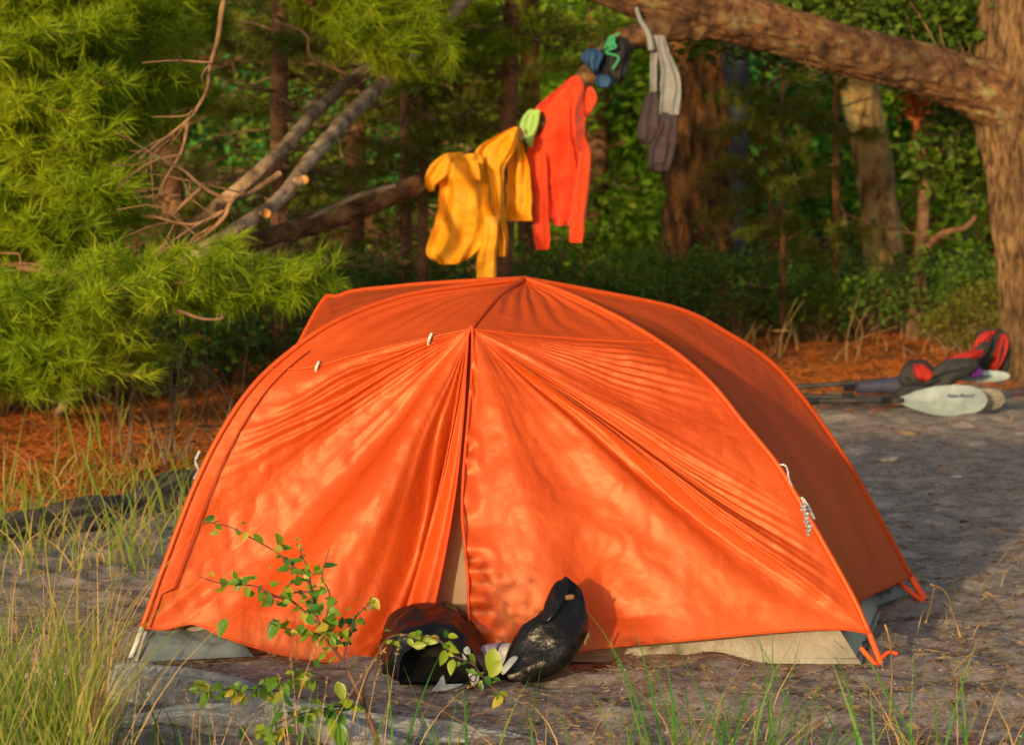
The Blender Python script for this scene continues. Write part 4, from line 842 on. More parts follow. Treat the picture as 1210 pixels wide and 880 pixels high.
dead_limb(wm, [(240, 220, 13.89), (220, 240, 13.86), (205, 255, 13.85)], .010, .004, 10); dead_limb(wm, [(250, 268, 13.88), (225, 285, 13.82), (232, 292, 13.81)], .009, .003, 11)
wm.build('twigs', M['twig'], dl)
tg = MB()
dead_limb(tg, [(212, 369, 12.75), (235, 374, 12.7), (262, 371, 12.75)], .008, .005, 30)
tag(tg.build('dead_stick', M['twig'], origin=P(235, 372, 12.9)), 'short bent dead stick caught in the bright pine bough', 'stick')

def young_pine(label, x_px, d, r, bough_list, mat='bark_pine', top=5.5, lean_=0.0, ndl='needle_dark', dead=10, seed=0, auto=14, z0=1.5, group='pines behind the camp'):
    rg = np.random.default_rng(seed); b = gpt(PX(x_px, d), d, -.1); t = thing('pine_tree', b, label, 'tree', group)
    pts = spline(np.array([b, b + np.array((lean_ * .3, 0, top * .35)), b + np.array((lean_ * .6, .05, top * .7)), b + np.array((lean_, 0, top))]), 80)
    MB().tube(pts, [r, r * .85, r * .6, r * .2], 20, disp=bark_disp(r * .09, 8, 4, seed)).build('trunk', M[mat], t)
    nm, wm, dm = MB(), MB(), MB()
    def on(z): return np.array([np.interp(z, pts[:, 2], pts[:, k]) for k in range(3)])
    for (px, py, L) in bough_list:
        tip = P(px, py, d - rg.uniform(.2, .9)); st = on(max(tip[2] + rg.uniform(0, .3), .3)); dr = norm(tip - st); LL = min(L, np.linalg.norm(tip - st)); bough(nm, wm, tip - dr * LL, dr, LL, rg, nn=18, L=.11, Wd=.008, dens=.9)
        wm.tube(np.array([st, (st + tip) / 2, tip - dr * LL]), [.015, .01], 5, cap=False)
    for k in range(auto):
        z = rg.uniform(z0, top - .3); a = rg.uniform(0, 6.28); L = (top - z) * .3 + .5; bough(nm, wm, on(z), (math.cos(a), math.sin(a), -.05), L, rg, nn=16, L=.12, Wd=.010, dens=.75)
    for k in range(dead):
        z = rg.uniform(.25, 2.9); a = rg.uniform(0, 6.28); L = rg.uniform(.4, 1.1); s0 = on(z); e = s0 + np.array((math.cos(a), math.sin(a), rg.uniform(-.3, .25))) * L
        dm.tube(spline([s0, (s0 + e) / 2 + rg.normal(0, .07, 3), e], 8), [.009, .003], 5)
        for j in range(3):
            f = rg.uniform(.3, .9); p = s0 + (e - s0) * f; dm.tube(np.array([p, p + rg.normal(0, .14, 3)]), [.005, .002], 4)
    nm.build('crown', M[ndl], t); wm.build('limbs', M['twig'], t)
    if dead: dm.build('dead_twigs', M['twig'], t)
    return t
young_pine('pine whose olive bough hangs at the top of the leaning stems', 590, 20.5, .07, [(430, 20, 1.6), (470, 40, 1.6), (500, 20, 1.5), (450, 75, 1.5), (540, 50, 1.4), (410, 0, 1.8), (490, 95, 1.4), (560, 10, 1.2), (445, 50, 1.4), (520, 80, 1.2), (600, 60, 1.0)], ndl='needle', dead=8, seed=3, auto=22, z0=2.9, lean_=.2)
young_pine('slim pine with orange lit trunk between dead lower twigs', 330, 20.0, .065, [(290, 60, .8), (380, 20, .9), (300, 10, .9), (400, 230, .6), (390, 60, .7)], dead=70, seed=4, auto=4, z0=2.4)
young_pine('slender pine pole with bare side branches above the tent', 500, 20.8, .035, [(450, 180, .7), (540, 160, .8), (560, 120, .8), (420, 200, .8)], dead=40, seed=6, auto=3, z0=2.3)
young_pine('second thin pine pole close beside the slender one', 479, 21.6, .045, [(440, 240, .9), (530, 230, .9), (500, 200, .8)], dead=40, seed=9, auto=3, z0=2.2)
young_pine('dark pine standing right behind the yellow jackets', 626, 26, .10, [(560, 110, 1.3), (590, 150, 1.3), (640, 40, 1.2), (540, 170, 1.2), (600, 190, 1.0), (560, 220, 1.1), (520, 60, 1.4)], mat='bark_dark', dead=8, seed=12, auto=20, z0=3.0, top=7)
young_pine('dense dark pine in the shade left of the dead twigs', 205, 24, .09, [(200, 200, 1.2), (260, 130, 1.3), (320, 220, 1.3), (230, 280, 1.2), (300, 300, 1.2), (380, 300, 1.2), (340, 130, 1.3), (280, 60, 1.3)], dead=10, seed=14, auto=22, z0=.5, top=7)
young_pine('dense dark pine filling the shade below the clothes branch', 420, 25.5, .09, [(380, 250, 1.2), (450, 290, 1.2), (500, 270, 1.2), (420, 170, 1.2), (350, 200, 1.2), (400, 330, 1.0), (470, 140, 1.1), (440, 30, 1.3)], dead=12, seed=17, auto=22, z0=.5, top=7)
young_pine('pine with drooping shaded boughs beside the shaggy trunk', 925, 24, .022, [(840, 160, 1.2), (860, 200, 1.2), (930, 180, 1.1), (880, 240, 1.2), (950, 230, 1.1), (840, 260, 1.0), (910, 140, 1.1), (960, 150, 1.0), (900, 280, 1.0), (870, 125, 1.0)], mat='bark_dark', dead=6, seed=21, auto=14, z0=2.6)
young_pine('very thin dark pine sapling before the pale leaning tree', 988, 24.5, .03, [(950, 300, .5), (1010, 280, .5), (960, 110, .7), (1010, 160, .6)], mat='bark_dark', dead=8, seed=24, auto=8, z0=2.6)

# ------------------------------------------------------------------ trunks and broadleaf trees of the wood behind
def forest_tree(name, label, trunk_pts, rad, mat, crown=None, leafm='leaf_far', amp=.02, group='trees of the wood behind', n=48, m=160, seed=0, lsize=.10, low=None):
    q = spline(np.array(trunk_pts), m); t = thing(name, q[0], label, 'tree', group)
    MB().tube(q, rad, n, disp=bark_disp(amp, 12, 3, seed)).build('trunk', M[mat], t)
    rg = np.random.default_rng(seed + 100); nm, wm = MB(), MB()
    for (c, r, ncl, nlf, sg) in (crown or []):
        p, cc = clumps(rg, ncl, nlf, c, r, (sg, sg, sg * .55)); leaves(nm, p, lsize, rg)
        for k in cc[:max(6, ncl // 6)]:
            s = q[np.argmin(np.abs(q[:, 2] - (k[2] - .5)))]; wm.tube(spline([s, (s + k) / 2 + rg.normal(0, .12, 3), k], 7), [.03, .006], 5)
    if nm.n: nm.build('crown', M[leafm], t); wm.build('limbs', M['twig'], t)
    return t
def stem(px, d, top=8.0, bend=0.0): b = gpt(PX(px, d), d, -.15); return [b, b + np.array((bend * .4, 0, top * .3)), b + np.array((bend * .8, .1, top * .65)), b + np.array((bend, 0, top))]
t1 = forest_tree('shaggy_tree', 'thick shaggy dark trunk behind the hanging leggings', stem(826, 27, 9, -.15), [.30, .25, .23, .15], 'bark_dark', [((1.6, 27, 7.5), (3, 3, 1.8), 90, 60, .3)], amp=.035, seed=2, lsize=.16)
sh = MB(); rg = np.random.default_rng(77)
for k in range(170):             # peeling flakes of bark
    z = rg.uniform(.3, 4.0); a = rg.uniform(math.pi * .95, math.pi * 2.05); r = .245; cx_ = PX(826, 27) - .15 * z / 9
    p = np.array((cx_ + math.cos(a) * r, 27 + math.sin(a) * r, z)); w, h = rg.uniform(.03, .07), rg.uniform(.12, .35); tdir = np.array((-math.sin(a), math.cos(a), 0)); o_ = np.array((math.cos(a), math.sin(a), 0))
    v = [p - tdir * w * .5 + o_ * .02, p + tdir * w * .5 + o_ * .02, p + tdir * w * .4 + o_ * rg.uniform(.03, .09) - np.array((0, 0, h)), p - tdir * w * .4 + o_ * rg.uniform(.03, .09) - np.array((0, 0, h))]
    v = v + [q_ - o_ * .012 for q_ in v]; sh.add(np.array(v), [(0, 1, 2, 3), (7, 6, 5, 4), (0, 4, 5, 1), (1, 5, 6, 2), (2, 6, 7, 3), (3, 7, 4, 0)])
sh.build('peeling_bark', M['bark_dark'], t1, smooth=False)
pl = curve([(1056, 420, 27), (1052, 370, 27), (1044, 300, 27), (1036, 220, 27), (1022, 140, 27), (1010, 80, 27), (1003, 20, 27), (1000, -60, 27), (980, -400, 27), (960, -800, 27)])
forest_tree('leaning_tree', 'pale lichen-covered tree leaning left between the thin pine and the oak', pl, [.20, .165, .15, .145, .14, .13, .13, .12, .11, .08], 'bark_pale', [((PX(1000, 27), 27, 6.8), (2.6, 2.6, 1.5), 90, 60, .3), ((PX(1010, 27), 26.6, 3.1), (.9, .5, .35), 26, 30, .12)], amp=.016, seed=5, lsize=.13)
forest_tree('grey_tree', 'smooth bluish grey trunk just behind the shaggy one', stem(868, 30, 9), [.14, .125, .12, .1], 'bark_blue', [((2.1, 30, 7.5), (3, 3, 2), 80, 60, .3)], amp=.006, seed=7, lsize=.18)
forest_tree('grey_tree', 'bluish grey trunk far behind, left of the oak', stem(1131, 42, 9), [.22, .19, .16, .1], 'bark_blue', [((6.0, 42, 7.2), (3, 3, 2.4), 80, 60, .3)], amp=.006, seed=8, lsize=.18)
sp_ = curve([(1078, 410, 25), (1082, 330, 25), (1090, 270, 25), (1092, 230, 25), (1104, 180, 25), (1110, 120, 25), (1118, 60, 25), (1120, -60, 25)])
st_ = forest_tree('small_tree', 'spindly crooked young tree beside the oak trunk', sp_, [.06, .05, .045, .04, .035, .03, .025, .015], 'twig', [((PX(1145, 25), 25, 2.3), (.35, .5, .6), 26, 26, .12)], leafm='leaf_oak', amp=.004, seed=9, lsize=.10)
wm = MB(); dead_limb(wm, [(1082, 310, 25), (1098, 290, 24.9), (1120, 275, 24.8), (1140, 268, 24.8), (1154, 255, 24.8)], .035, .02, 1); dead_limb(wm, [(1090, 260, 25), (1100, 215, 24.9), (1110, 195, 24.9)], .03, .012, 2); wm.build('branch', M['bark_pine'], st_)
rows = [  # px, depth, crown centre z, radii, clusters, leaves, leaf size, material, label
    (705, 32, 1.7, (1.3, 1.2, 1.6), 130, 60, .12, 'leaf_far', 'sunlit pale green bush in the far clearing behind the red jacket'),
    (770, 34.5, 2.0, (1.5, 1.2, 2.0), 150, 60, .14, 'leaf_far', 'sunlit far tree seen between the jacket and the leggings'),
    (905, 33, 2.0, (1.4, 1.2, 1.9), 130, 60, .12, 'leaf_far2', 'bright green leafy tree right of the bluish trunk'),
    (985, 35, 2.2, (1.6, 1.2, 2.0), 150, 60, .13, 'leaf_far2', 'green tree behind the thin dark sapling'),
    (1090, 33, 2.0, (1.4, 1.2, 1.9), 130, 60, .12, 'leaf_far', 'yellow green tree behind the spindly crooked one'),
    (1180, 34, 2.0, (2.0, 2.0, 2.0), 120, 60, .11, 'leaf_far', 'leafy tree partly hidden behind the oak trunk'),
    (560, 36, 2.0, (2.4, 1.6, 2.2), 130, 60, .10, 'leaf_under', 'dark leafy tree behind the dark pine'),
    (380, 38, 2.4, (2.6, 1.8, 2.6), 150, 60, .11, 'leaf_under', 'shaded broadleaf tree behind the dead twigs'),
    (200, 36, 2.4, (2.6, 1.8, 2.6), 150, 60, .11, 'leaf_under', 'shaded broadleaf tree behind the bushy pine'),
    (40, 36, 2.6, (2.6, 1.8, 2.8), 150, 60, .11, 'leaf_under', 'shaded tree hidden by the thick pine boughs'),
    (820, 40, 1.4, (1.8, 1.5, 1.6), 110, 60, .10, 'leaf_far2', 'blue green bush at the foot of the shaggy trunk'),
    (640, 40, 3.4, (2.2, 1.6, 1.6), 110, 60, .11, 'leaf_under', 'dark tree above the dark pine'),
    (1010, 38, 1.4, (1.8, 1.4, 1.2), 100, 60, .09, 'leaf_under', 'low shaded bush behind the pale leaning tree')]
for i, (px, d, z, r, ncl, nlf, ls, lm, lb) in enumerate(rows):
    x = PX(px, d); forest_tree('broadleaf_tree', lb, stem(px, d, 7), [.14, .12, .09, .04], 'bark_pine', [((x, d, z + .3), r, ncl, nlf, .22), ((x, d, 6.0), (3.0, 2.4, 1.6), 24, 40, .35)], leafm=lm, amp=.006, n=16, m=40, seed=40 + i, lsize=ls)
rg = np.random.default_rng(99); nm = MB()
N = 100000; xx = rg.uniform(-19, 20, N); zz = rg.uniform(0, 13, N); yy = 62 + rg.uniform(0, 6, N) + 2 * fbm(xyz(xx * .3, zz * .5, 0), 3); leaves(nm, np.stack([xx, yy, zz], 1), .42, rg)
tag(nm.build('far_wood', M['leaf_far2'], origin=(0, 64, .5)), 'far mass of green leaves closing off the wood', 'woodland', kind='stuff')

# ------------------------------------------------------------------ undergrowth shrubs
rg = np.random.default_rng(31)
SHM = {}
def shrub_mesh(k, lm):
    key = (k, lm)
    if key not in SHM:
        r = np.random.default_rng(200 + k); a, b = MB(), MB()
        p, c = clumps(r, 46, 30, (0, 0, .42), (.62, .45, .36), (.09, .09, .06), .1); p[:, 2] = np.maximum(p[:, 2], .02); leaves(a, p, .055, r)
        for q in c[:30]: b.tube(spline([np.array((q[0] * .15, q[1] * .15, -.02)), np.array((q[0] * .6, q[1] * .6, q[2] * .6)), q], 6), [.008, .003], 4)
        SHM[key] = (a.mesh('foliage', M[lm]), b.mesh('stems', M['twig']))
    return SHM[key]
def shrub(px, d, s, k, lm, label, group='undergrowth shrubs'):
    t = thing('shrub', gpt(PX(px, d), d), label, 'shrub', group); t.rotation_euler.z = rg.uniform(0, 6.28); t.scale = (s, s, s * rg.uniform(.85, 1.15))
    for nm_, me in zip(('foliage', 'stems'), shrub_mesh(k, lm)):
        o = bpy.data.objects.new(nm_, me); COL.objects.link(o); o.parent = t
    return t
SB = [(660, 22.5), (720, 23), (770, 22.6), (820, 23.4), (868, 22.8), (920, 23.4), (965, 22.8), (1010, 23.2), (1055, 23.8), (1105, 23.2), (1150, 23.0), (640, 25), (700, 25.5), (760, 25), (850, 25.6), (900, 26), (950, 25.4), (1000, 26), (1090, 25.4), (1140, 25.5), (740, 28), (800, 29.5), (880, 28.5), (960, 29), (1020, 29.5), (1110, 28.5)]
SB = [(px, d + 1.7) for px, d in SB if not 1030 < px < 1075]
for i, (px, d) in enumerate(SB):
    where = next(w for lim_, w in ((700, 'next to the slim dark pine'), (790, 'left of the shaggy trunk'), (880, 'at the foot of the shaggy trunk'), (965, 'under the drooping shaded pine'), (1030, 'by the thin dark pine sapling'), (1085, 'around the base of the pale leaning tree'), (9999, 'between the spindly crooked tree and the oak')) if px < lim_)
    row = 'edging the needle carpet' if d < 25.5 else 'deeper in the wood' if d > 29 else 'in the second row'
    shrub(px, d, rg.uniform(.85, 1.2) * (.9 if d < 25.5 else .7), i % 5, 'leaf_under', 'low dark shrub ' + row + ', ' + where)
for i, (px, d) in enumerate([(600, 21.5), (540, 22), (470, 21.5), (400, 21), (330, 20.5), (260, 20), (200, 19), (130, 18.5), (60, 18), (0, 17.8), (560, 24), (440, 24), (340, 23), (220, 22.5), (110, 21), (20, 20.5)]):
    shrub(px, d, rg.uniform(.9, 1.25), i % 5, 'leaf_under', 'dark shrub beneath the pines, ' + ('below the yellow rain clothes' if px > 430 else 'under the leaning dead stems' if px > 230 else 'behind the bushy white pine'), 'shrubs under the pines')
for px, d, s in ((1140, 23.6, .6), (1166, 24.0, .65), (1118, 23.9, .5)):
    shrub(px, d, s, 3, 'leaf_yellow', 'small yellowing shrub next to the oak trunk', 'yellowing shrubs')
hang = MB(); p, c = clumps(rg, 6, 12, P(1080, 125, 21.3), (.05, .08, .10), (.03, .03, .05)); leaves(hang, p, .09, rg, flat=2.)
hang.tube(spline([P(1075, 85, 20.6), P(1078, 105, 21.0), P(1080, 125, 21.3)], 8), [.012, .006], 5)
tag(hang.build('dead_sprig', M['leaf_dead'], origin=P(1080, 90, 21)), 'sprig of withered reddish leaves hanging beneath the oak limb', 'leaves')
def dry_stalks(px, d, n, h, label, spread=.3, mat='straw', seed=0):
    r = np.random.default_rng(seed); b = gpt(PX(px, d), d); mb = MB()
    for k in range(n):
        s = b + np.array((r.normal(0, spread * .4), r.normal(0, spread * .4), -.02)); e = s + np.array((r.normal(0, .22), r.normal(0, .15), h * r.uniform(.5, 1.1)))
        mb.tube(spline([s, (s + e) / 2 + r.normal(0, .07, 3), e], 7), [.005, .002], 4)
        if r.random() < .5: mb.tube(np.array([(s + e) / 2, (s + e) / 2 + r.normal(0, .15, 3)]), [.005, .003], 4)
    return tag(mb.build('dry_stalks', M[mat], origin=b), label, 'stalks', 'dry stalks at the wood edge')
dry_stalks(915, 22.8, 3, .5, 'few broken straw coloured stalks in front of the undergrowth', seed=1)
dry_stalks(1005, 22.6, 4, .5, 'spray of tan dry stalks beside the pale leaning tree', seed=2)
dry_stalks(860, 22.8, 6, .3, 'thin dry brush stems at the edge of the needle carpet', seed=3, mat='twig')
dry_stalks(1120, 22.8, 5, .4, 'brown dry stems behind the life vests', seed=4, mat='twig')
dry_stalks(235, 14.6, 26, .75, 'fan of dry grey brush stems below the bright pine bough', spread=.5, mat='debris', seed=6)
dry_stalks(470, 20.4, 5, 1.0, 'dead upright sticks behind the tent top', seed=7, mat='twig')

# ------------------------------------------------------------------ grass
def blades(mb, roots, h, w, rng, lean_dir=(0.1, 0), spread=.35, curlr=.5, seg=7):
    N = len(roots); roots = np.asarray(roots, float); h = h * rng.uniform(.55, 1.15, N) if np.isscalar(h) else h
    a = rng.uniform(0, 6.28, N); ld = np.stack([np.cos(a) * spread + lean_dir[0], np.sin(a) * spread + lean_dir[1]], 1) * rng.uniform(.3, 1.3, (N, 1))
    cu = curlr * rng.uniform(.0, 1.2, N); t = np.linspace(0, 1, seg)
    bend = t[None] ** 1.0 * (1 - cu[:, None]) + cu[:, None] * t[None] ** 2.6 * 1.8
    px_ = roots[:, None, 0] + ld[:, None, 0] * h[:, None] * bend; py_ = roots[:, None, 1] + ld[:, None, 1] * h[:, None] * bend
    pz_ = roots[:, None, 2] + h[:, None] * (t[None] - .32 * cu[:, None] * t[None] ** 3)
    C = np.stack([px_, py_, pz_], -1); wa = rng.uniform(0, 6.28, N); wd = np.stack([np.cos(wa), np.sin(wa) * .6, np.zeros(N)], 1)
    ww = w * rng.uniform(.6, 1.3, (N, 1)) * np.clip(1 - t[None] ** 1.8, .06, 1) * (.7 + .3 * np.minimum(1, t[None] * 5))
    Lv = C - wd[:, None] * ww[..., None] * .5; Rv = C + wd[:, None] * ww[..., None] * .5
    V = np.stack([Lv, Rv], 2).reshape(N, seg * 2, 3); k = np.arange(seg - 1) * 2; f1 = np.stack([k, k + 1, k + 3, k + 2], 1)
    mb.add(V.reshape(-1, 3), (f1[None] + (np.arange(N) * seg * 2)[:, None, None]).reshape(-1, 4))
    return C
def seedheads(mb, tips, dirs, rng, n=10, L=.012):
    for p, d in zip(tips, dirs):
        k = rng.uniform(0, .09, n); q = p[None] - norm(d)[None] * k[:, None]; needles(mb, q, np.repeat(norm(d)[None], n, 0), 2, L, .003, .5, rng, 0)
def roots_px(rng, n, x0, x1, y0, y1):
    py = rng.uniform(y0, y1, n); d = EYE * FOC / (py - 200); px = rng.uniform(x0, x1, n); x = PX(px, d); return np.stack([x, d, gz(x, d) - .005], 1)
rg = np.random.default_rng(61)
g = MB(); cl = roots_px(rg, 14, -40, 95, 860, 985)
for c in cl: blades(g, c + rg.normal(0, 1, (26, 3)) * np.array((.03, .03, 0)), .52, .0062, rg, (.06, 0), .38, .6)
blades(g, roots_px(rg, 90, -30, 130, 850, 960), .42, .0045, rg, (.03, 0), .4, .6)
tag(g.build('beach_grass', M['grass'], origin=GP(40, 930)), 'tall tussock of green and straw beach grass beside the driftwood log', 'grass', kind='stuff')
g = MB(); C = blades(g, roots_px(rg, 120, -40, 130, 850, 980), .52, .0055, rg, (.10, 0), .35, .4)
C2 = blades(g, roots_px(rg, 34, 120, 480, 890, 980), .33, .0034, rg, (-.02, 0), .4, .5)
seedheads(g, C2[:20, -1], C2[:20, -1] - C2[:20, -2], rg)
tag(g.build('dry_grass', M['straw'], origin=GP(60, 930)), 'dry straw coloured grass stems standing among the green tussock and sapling', 'grass', kind='stuff')
g = MB(); blades(g, roots_px(rg, 40, 150, 640, 880, 970), .24, .0075, rg, (.0, 0), .35, .4)
tag(g.build('green_grass', M['grass_green'], origin=GP(350, 920)), 'short green grass shoots around the foot of the sapling', 'grass', kind='stuff')
g = MB(); blades(g, roots_px(rg, 60, 590, 1230, 905, 985), .40, .0075, rg, (.03, 0), .42, .55)
blades(g, roots_px(rg, 30, 790, 960, 905, 970), .34, .0065, rg, (.0, 0), .5, .6)
tag(g.build('green_grass', M['grass_green'], origin=GP(900, 930)), 'scattered green grass blades rising in front of the tent', 'grass', kind='stuff')
g = MB(); C = blades(g, roots_px(rg, 64, 620, 1240, 900, 985), .38, .0042, rg, (.0, 0), .55, .7)
tag(g.build('dry_grass', M['straw'], origin=GP(950, 930)), 'thin dry grass stems bending over the sand in front of the tent', 'grass', kind='stuff')
g = MB(); blades(g, roots_px(rg, 260, -20, 235, 575, 690), .28, .008, rg, (.03, 0), .55, .6); blades(g, roots_px(rg, 40, -20, 240, 480, 560), .40, .010, rg, (.03, 0), .4, .5)
tag(g.build('sparse_grass', M['grass'], origin=GP(110, 620)), 'sparse grass around the boulders left of the tent', 'grass', kind='stuff')
g = MB(); blades(g, roots_px(rg, 120, -20, 240, 560, 680), .24, .007, rg, (.05, 0), .9, .9)
tag(g.build('flattened_straw', M['straw'], origin=GP(120, 640)), 'flattened dry straw lying left of the tent', 'grass', kind='stuff')
g = MB(); blades(g, roots_px(rg, 26, 940, 1200, 440, 620), .10, .006, rg, (.0, 0), .8, .8); blades(g, roots_px(rg, 20, 1080, 1205, 640, 800), .12, .004, rg, (.0, 0), .9, .8)
blades(g, roots_px(rg, 40, 880, 1180, 405, 425), .20, .009, rg, (.0, 0), .5, .6)
tag(g.build('sand_grass', M['straw'], origin=GP(1090, 560)), 'odd dry wisps of grass on the sand right of the tent', 'grass', kind='stuff')
for pts, r, lb in (([(1100, 690, 9.6), (1118, 700, 9.4), (1128, 730, 9.0), (1135, 752, 8.9)], .0035, 'long bent straw stalk beside the rear tent stake'), ([(1104, 695, 9.6), (1100, 715, 9.4), (1094, 735, 9.2)], .0035, 'short bent straw stalk beside the rear tent stake'), ([(1046, 738, 8.4), (1052, 760, 8.3), (1054, 800, 8.0), (1050, 870, 7.8)], .003, 'upright pale straw stalk before the front tent stake')):
    tag(MB().tube(spline(curve(pts), 16), r, 5).build('straw_stalk', M['straw'], origin=P(*pts[-1])), lb, 'stalk', 'straw stalks')

# ------------------------------------------------------------------ litter
rg = np.random.default_rng(71); mb = MB(); N = 42000
py = 400 + 230 * rg.random(N) ** 1.2; d = EYE * FOC / (py - 200); px = rg.uniform(-60, 1260, N); x = PX(px, d); mk = litter_mask(x, d) > -.4 + rg.normal(0, .5, N); x, d = x[mk], d[mk]
p = np.stack([x, d, gz(x, d) + .006], 1); a = rg.uniform(0, 6.28, len(p)); dr = np.stack([np.cos(a), np.sin(a), rg.normal(.05, .22, len(p))], 1)
needles(mb, p, dr, 3, .11, .007, .35, rg, 0)
tag(mb.build('needle_litter', M['litter'], origin=GP(600, 430)), 'carpet of fallen orange pine needles under the trees', 'needle litter', kind='stuff')
mb = MB(); N = 24000; py = 470 + 440 * rg.random(N); d = EYE * FOC / (py - 200); x = PX(rg.uniform(-40, 1250, N), d); p = np.stack([x, d, gz(x, d) + .003], 1)
a = rg.uniform(0, 6.28, N); needles(mb, p, np.stack([np.cos(a), np.sin(a), rg.normal(.03, .1, N)], 1), 1, .055, .004, .1, rg, 0)
leaves(mb, p[:2600], .04, rg, flat=.15)
tag(mb.build('sand_litter', M['debris'], origin=GP(900, 700)), 'bits of twig and dry leaf strewn over the sand', 'litter', kind='stuff')
mb = MB(); oc = np.array([(1, 0, 0), (0, 1, 0), (-1, 0, 0), (0, -1, 0), (0, 0, 1), (0, 0, -1)], float); of = np.array([(0, 1, 4), (1, 2, 4), (2, 3, 4), (3, 0, 4), (1, 0, 5), (2, 1, 5), (3, 2, 5), (0, 3, 5)])
N = 1500; py = 520 + 380 * rg.random(N); d = EYE * FOC / (py - 200); x = PX(rg.uniform(-40, 1250, N), d)
for k in range(N):
    s = rg.uniform(.002, .008) * np.array((1, rg.uniform(.6, 1), rg.uniform(.4, .7))); mb.add(oc * s * rg.uniform(.7, 1.3, (6, 1)) + np.array((x[k], d[k], float(gz(x[k], d[k])) + .001)), of)
tag(mb.build('gravel', M['pebble'], origin=GP(800, 800)), 'tiny pebbles scattered over the sand', 'gravel', kind='stuff')

# ------------------------------------------------------------------ leafy sapling in front of the tent
rg = np.random.default_rng(83)
sap = thing('sapling', GP(452, 912), 'slender leafy sapling arching left in front of the tent', 'sapling')
D0 = 7.35
stems = {
 'main': [(452, 912, 7.35), (446, 877, 7.38), (428, 828, 7.42), (405, 781, 7.48), (384, 752, 7.5), (372, 720, 7.5), (366, 690, 7.5), (350, 672, 7.5), (326, 652, 7.48), (300, 637, 7.46), (270, 622, 7.44), (237, 616, 7.42)],
 'up': [(372, 725, 7.5), (368, 700, 7.48), (365, 675, 7.45), (357, 656, 7.43), (350, 640, 7.42)],
 'rightup': [(380, 748, 7.5), (388, 720, 7.45), (389, 700, 7.42), (381, 680, 7.4), (389, 648, 7.4)],
 'left': [(374, 735, 7.5), (345, 710, 7.45), (328, 705, 7.42), (300, 692, 7.4), (262, 689, 7.38), (232, 680, 7.36)],
 'left2': [(367, 699, 7.5), (345, 700, 7.52), (325, 705, 7.54), (305, 700, 7.55)],
 'right': [(405, 781, 7.48), (412, 750, 7.5), (420, 730, 7.5), (436, 713, 7.5), (446, 706, 7.5)],
 'lowleft': [(410, 790, 7.46), (370, 790, 7.35), (330, 803, 7.28), (290, 815, 7.22), (255, 812, 7.18), (225, 806, 7.15)],
 'lowleft2': [(430, 832, 7.42), (395, 835, 7.3), (360, 842, 7.22), (325, 855, 7.15), (300, 866, 7.1)],
 'bagward': [(432, 838, 7.42), (430, 811, 7.36), (444, 778, 7.3), (461, 752, 7.27), (500, 751, 7.25), (523, 759, 7.23), (535, 773, 7.22), (559, 785, 7.2), (574, 804, 7.19), (597, 825, 7.18)],
 'mid': [(384, 752, 7.5), (360, 745, 7.42), (335, 742, 7.38), (318, 735, 7.36)],
 'mid2': [(396, 768, 7.48), (410, 742, 7.55), (424, 722, 7.58)]}
radii = {'main': [.008, .007, .0062, .0055, .004, .0032, .003, .0026, .0022, .0018, .0015, .001]}
cv = {}
for k, pts in stems.items():
    q = spline(curve(pts), 60); cv[k] = q; MB().tube(q, radii.get(k, [.0028, .0020, .0010]), 7).build('stem' if k == 'main' else 'branch', M['sapstem'], sap)
def leafmesh(k):
    r = np.random.default_rng(300 + k); n = 7; s = np.linspace(0, 1, n); w = np.interp(s, [0, .12, .35, .6, .85, 1], [.02, .20, .30, .26, .12, .0]); fold = r.uniform(.1, .45); cr = r.uniform(-.35, .15); v = []
    for i in range(n):
        z = cr * s[i] ** 2; v += [(-w[i], s[i], z + w[i] * fold), (0, s[i], z), (w[i], s[i], z + w[i] * fold)]
    f = []
    for i in range(n - 1): f += [(3 * i, 3 * i + 1, 3 * i + 4, 3 * i + 3), (3 * i + 1, 3 * i + 2, 3 * i + 5, 3 * i + 4)]
    return MB().add(v, f)
LM = [[leafmesh(k).mesh('leaf', m_) for k in range(3)] for m_ in LEAFM]
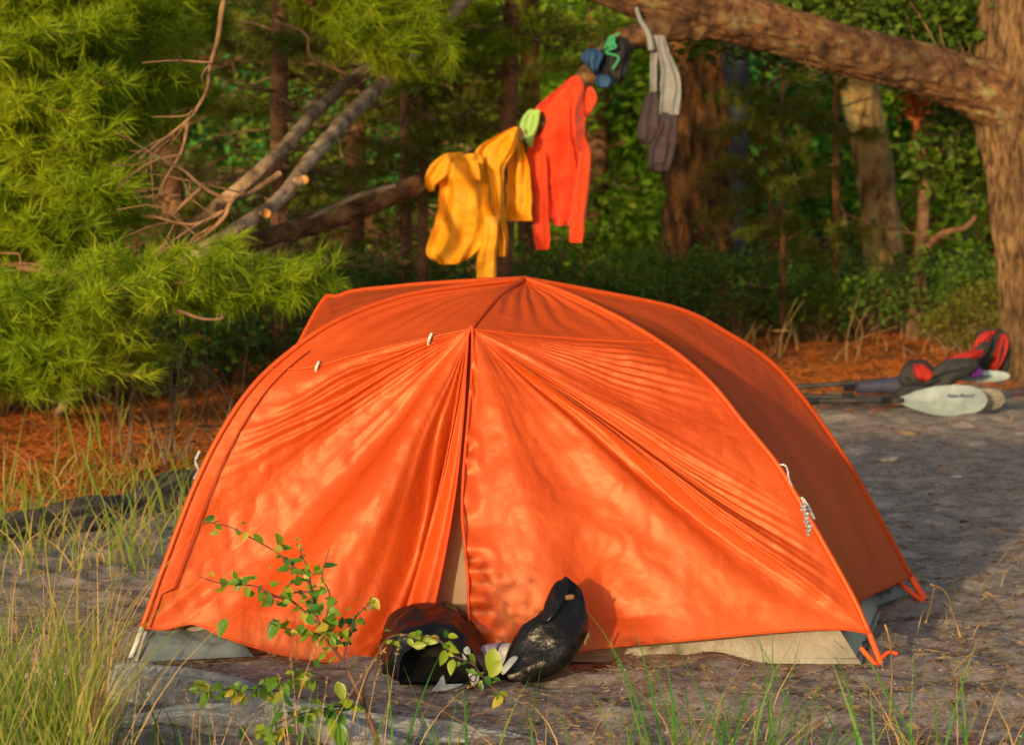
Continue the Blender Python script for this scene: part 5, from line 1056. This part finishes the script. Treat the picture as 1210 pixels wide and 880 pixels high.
def put_leaf(p, size, direc, col, up=(0, -1, .5)):
    o = bpy.data.objects.new('leaf', LM[col][rg.integers(3)]); COL.objects.link(o); o.parent = sap
    y = Vector(direc).normalized(); z = Vector(up) + Vector(rg.normal(0, .5, 3)); x = y.cross(z).normalized(); z = x.cross(y)
    mt = Matrix((x, y, z)).transposed().to_4x4(); mt = mt @ Matrix.Diagonal((size, size, size, 1)); mt.translation = Vector(p) - sap.location; o.matrix_local = mt
def pickcol(px):
    r = rg.random(); return 0 if r < .42 else 1 if r < .72 else 2 if r < .84 else 3
for k, t0, t1, n, sz in (('main', .52, .80, 14, .042), ('main', .82, 1, 7, .030), ('up', .2, 1, 11, .034), ('rightup', .1, .85, 13, .040), ('left', .15, .9, 16, .038), ('left2', .2, 1, 7, .036), ('right', .2, 1, 7, .036),
                         ('lowleft', .25, 1, 34, .046), ('lowleft2', .2, 1, 26, .044), ('bagward', .42, 1, 26, .038), ('mid', .1, 1, 12, .044), ('mid2', .2, 1, 9, .036), ('main', .38, .55, 12, .046)):
    q = cv[k]
    n = int(n * 1.7)
    for j in range(n):
        t = t0 + (t1 - t0) * (j + rg.random()) / n; i = min(int(t * 59), 58); p = q[i]; tg = norm(q[i + 1] - q[i])
        dr = tg * .5 + np.array((rg.normal(0, .7), rg.normal(0, .5) - .15, -.45 + rg.normal(0, .45)))
        put_leaf(p + rg.normal(0, .013, 3), sz * rg.uniform(.45, 1.35) * .78, dr, pickcol(0))
for px, py, d, s, c in ((440, 706, 7.5, .034, 2), (341, 690, 7.46, .05, 2), (398, 805, 7.4, .05, 1), (390, 848, 7.1, .075, 1), (403, 855, 7.08, .055, 0), (584, 765, 7.2, .06, 1), (592, 780, 7.19, .05, 1), (268, 730, 7.3, .05, 0), (315, 800, 7.28, .055, 1)):
    put_leaf(P(px, py, d), s, (rg.normal(0, .4), -.2, -.8), c)

for o in bpy.data.objects:      # fine twigs and needles too small to pick apart
    if o.parent is not None and o.name.split('.')[0] in ('limbs', 'dead_twigs', 'twigs', 'crown', 'lower_boughs', 'foliage', 'stems', 'split_bark', 'peeling_bark'): o['kind'] = 'stuff'
